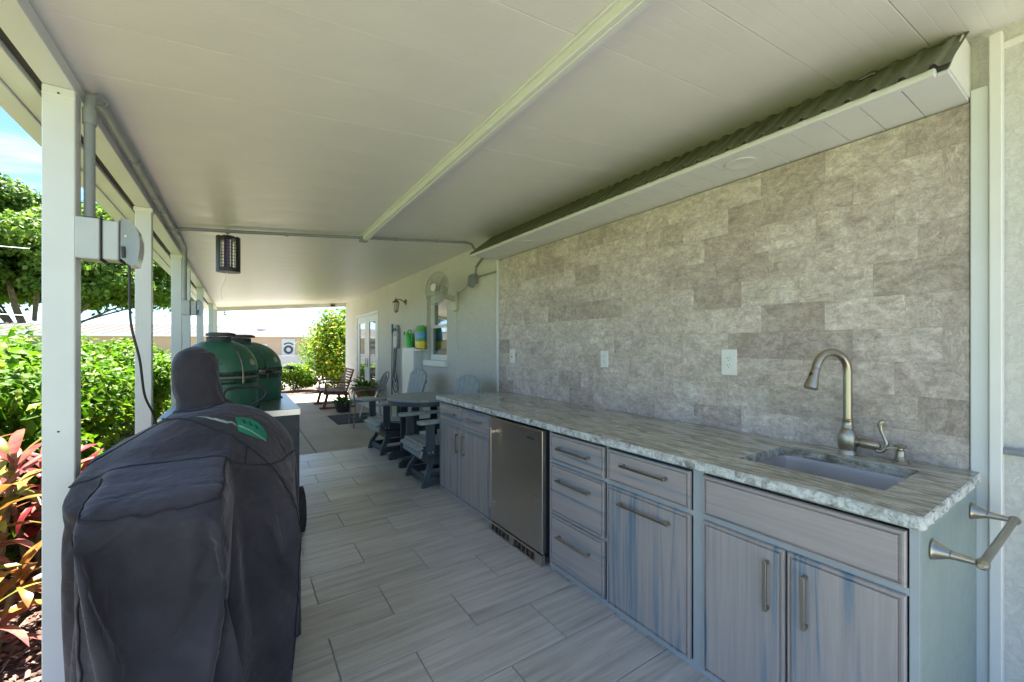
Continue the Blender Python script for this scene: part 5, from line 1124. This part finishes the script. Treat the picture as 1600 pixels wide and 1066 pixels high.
def tree(name, lab, loc, h, crown, n, size, mat, seed, trunk_r, lumps, zlow, fork=2):
    t = thing(name, lab, 'tree', (loc[0], loc[1], -.1)); rg = np.random.default_rng(seed); C = []
    for k in range(lumps):
        a = rg.uniform(0, 2*PI); q = math.sqrt(rg.uniform(0, 1)); zz_ = rg.uniform(0, 1); dome = math.sqrt(max(.05, 1-q*q*.85))
        C.append((crown*q*math.cos(a), crown*q*math.sin(a), zlow+(h-zlow)*(.12+.78*zz_*dome), rg.uniform(.14, .26)*crown))
    C = np.array(C); k = rg.integers(0, lumps, n); d = rg.normal(size=(n, 3)); d[:, 2] = np.abs(d[:, 2])*1.0-.25; d /= np.linalg.norm(d, axis=1, keepdims=True)
    p = C[k, :3]+d*C[k, 3][:, None]*(rg.uniform(0, 1, n)**.35)[:, None]*np.array([1.1, 1.1, .80]); nm = d+rg.normal(size=(n, 3))*.6+np.array([0, 0, .4])
    V, F = leaf_cloud(p, nm, size, .7, seed); o = bpy.data.objects.new('crown', np_mesh('crown', V, F, mat)); COL.objects.link(o); o.parent = t; tag(o, kind='stuff')
    for b_ in range(fork):
        a = b_*PI*2/fork+.5; P = bez([(math.cos(a)*trunk_r*.5, math.sin(a)*trunk_r*.5, 0), (math.cos(a)*crown*.10, math.sin(a)*crown*.10, zlow*.55), (math.cos(a)*crown*.28, math.sin(a)*crown*.28, zlow*1.15), (math.cos(a)*crown*.45, math.sin(a)*crown*.45, h*.62)], 5)
        MB().tube(P, [trunk_r*(1-.75*i/len(P)) for i in range(len(P))], 9).build('trunk', M['bark'], t)
    for q in range(min(lumps, 16)):
        c = C[q]; st = (c[0]*.25, c[1]*.25, zlow*.8); MB().tube(bez([st, (c[0]*.6, c[1]*.6, (zlow+c[2])*.5), (c[0], c[1], c[2])], 4), [trunk_r*.26*(1-.09*i) for i in range(9)], 6).build('limb', M['bark'], t)
    return t
tree('oak_tree', 'huge spreading green oak tree behind the far house roof', (-20.3, 70.6), 19.4, 15.5, 190000, .55, M['oak_leaf'], 5, .50, 190, 5.6, 3)
tree('garden_tree', 'small dark green tree rising behind the flowering bush', (7.2, 30.5), 5.6, 1.7, 5000, .26, M['oak_leaf'], 9, .14, 14, 2.2, 2)
def palm_like():
    pass
# far house in its own frame: +x along the facade, facade faces -y
fh = thing('far_house', 'long low peach house with a pale grey roof across the street', 'house', (-14.7, 45.5, -.1), math.atan2(-6.8, 21.4))
def house():
    L0, L1 = -22, 29; ez, rz_ = 2.50, 3.52
    MB().box(L0, L1, .6, 9, 0, ez-.02).build('wall', M['stucco_far'], fh)
    MB().add([(L0-.5, 0, ez), (L1+.5, 0, ez), (L1+.5, 5, rz_), (L0-.5, 5, rz_), (L0-.5, 10, ez), (L1+.5, 10, ez), (L0-.5, 0, ez-.12), (L1+.5, 0, ez-.12), (L0-.5, 10, ez-.12), (L1+.5, 10, ez-.12)], [(0, 1, 2, 3), (3, 2, 5, 4), (0, 6, 7, 1), (6, 8, 9, 7), (4, 5, 9, 8), (0, 3, 4, 8, 6), (1, 7, 9, 5, 2)]).build('roof', M['shingle'], fh)
    rb = MB(); 
    for i in range(64): x = L0+i*.8; rb.bar((x, .02, ez+.012), (x, 4.98, rz_+.008), .04, .02)
    o = rb.build('roof_ribs', M['shingle'], fh); tag(o, kind='stuff')
    MB().box(L0-.5, L1+.5, -.06, -.003, ez-.16, ez+.02).build('eave_fascia', M['white'], fh)
    wm = simple('dark_window', (.10, .09, .085), .2); dm = simple('blue_grey_door', (.42, .47, .50), .5); wr = simple('dark_wreath', (.04, .045, .05), .7)
    for x in (1.7, -4.5, 8.0): f_ = MB().box(x-.75, x+.75, .56, .61, 1.25, 2.1).build('window', wm, fh); MB().box(x-.8, x+.8, .54, .559, 1.66, 1.70).build('window_bar', M['white'], f_)
    d = MB().box(18.3, 19.35, .55, .61, .15, 2.2).build('door', dm, fh)
    MB().tube([(18.83+.28*math.cos(a), .50, 1.25+.28*math.sin(a)) for a in np.linspace(0, 2*PI, 25)[:-1]], .085, 8, True).build('wreath', wr, d)
    MB().tube([(18.83+.36*math.cos(a), .52, 1.60+.22*math.sin(a)) for a in np.linspace(.35, PI-.35, 9)], .05, 6).build('door_sign', wr, d)
    MB().box(15.8, 17.2, .56, .61, 1.3, 1.75).build('window', simple('pale_shutter', (.50, .52, .53), .5), fh)
    MB().box(20.3, 20.45, .5, .62, 1.9, 2.05).build('porch_light', wr, fh)
    MB().lathe([(.42, 0), (.40, .12), (.22, .2), (0, .22)], (16.2, 2.6, 3.0), 16).build('roof_vent', M['white'], fh)
house()
lw = thing('low_wall', 'low white masonry wall with square piers across the street', 'wall', (3.6, 30.4, -.1), -.29)
MB().box(-9, 1.2, 0, .25, 0, .92).build('wall_panel', M['wallwhite'], lw)
MB().box(3.4, 9, 0, .25, 0, .92).build('wall_panel', M['wallwhite'], lw)
for x in (1.4, 3.3): MB().box(x-.17, x+.17, -.06, .30, 0, 1.12).build('pier', M['wallwhite'], lw); 
MB().box(-9, 9, -.03, .28, 1.121, 1.165).build('top_rail', M['wallwhite'], lw) if False else None
gp = simple('grey_gate_paint', (.20, .20, .19), .6); gt_ = thing('garden_gate', 'grey slatted gate between the white wall piers across the street', 'gate', (5.05, 29.97, -.1), -.29)
for k in range(9): MB().box(-.0+k*.17-.15, .15+k*.17-.15, .05, .09, .05, .9).build('board', gp, gt_)
# overhead cables
tag(MB().tube([(-40, 24, 6.1), (-25, 27.5, 5.75), (-9, 31, 6.4)], .018, 5).build('overhead_cable', M['white']), 'upper white overhead cable crossing in front of the oak crown', 'cable', 'overhead cables')
tag(MB().tube([(-40, 24, 3.8), (-25, 27.5, 3.30), (-9, 31, 3.0)], .018, 5).build('overhead_cable', M['white']), 'lower white overhead cable crossing in front of the oak trunks', 'cable', 'overhead cables')
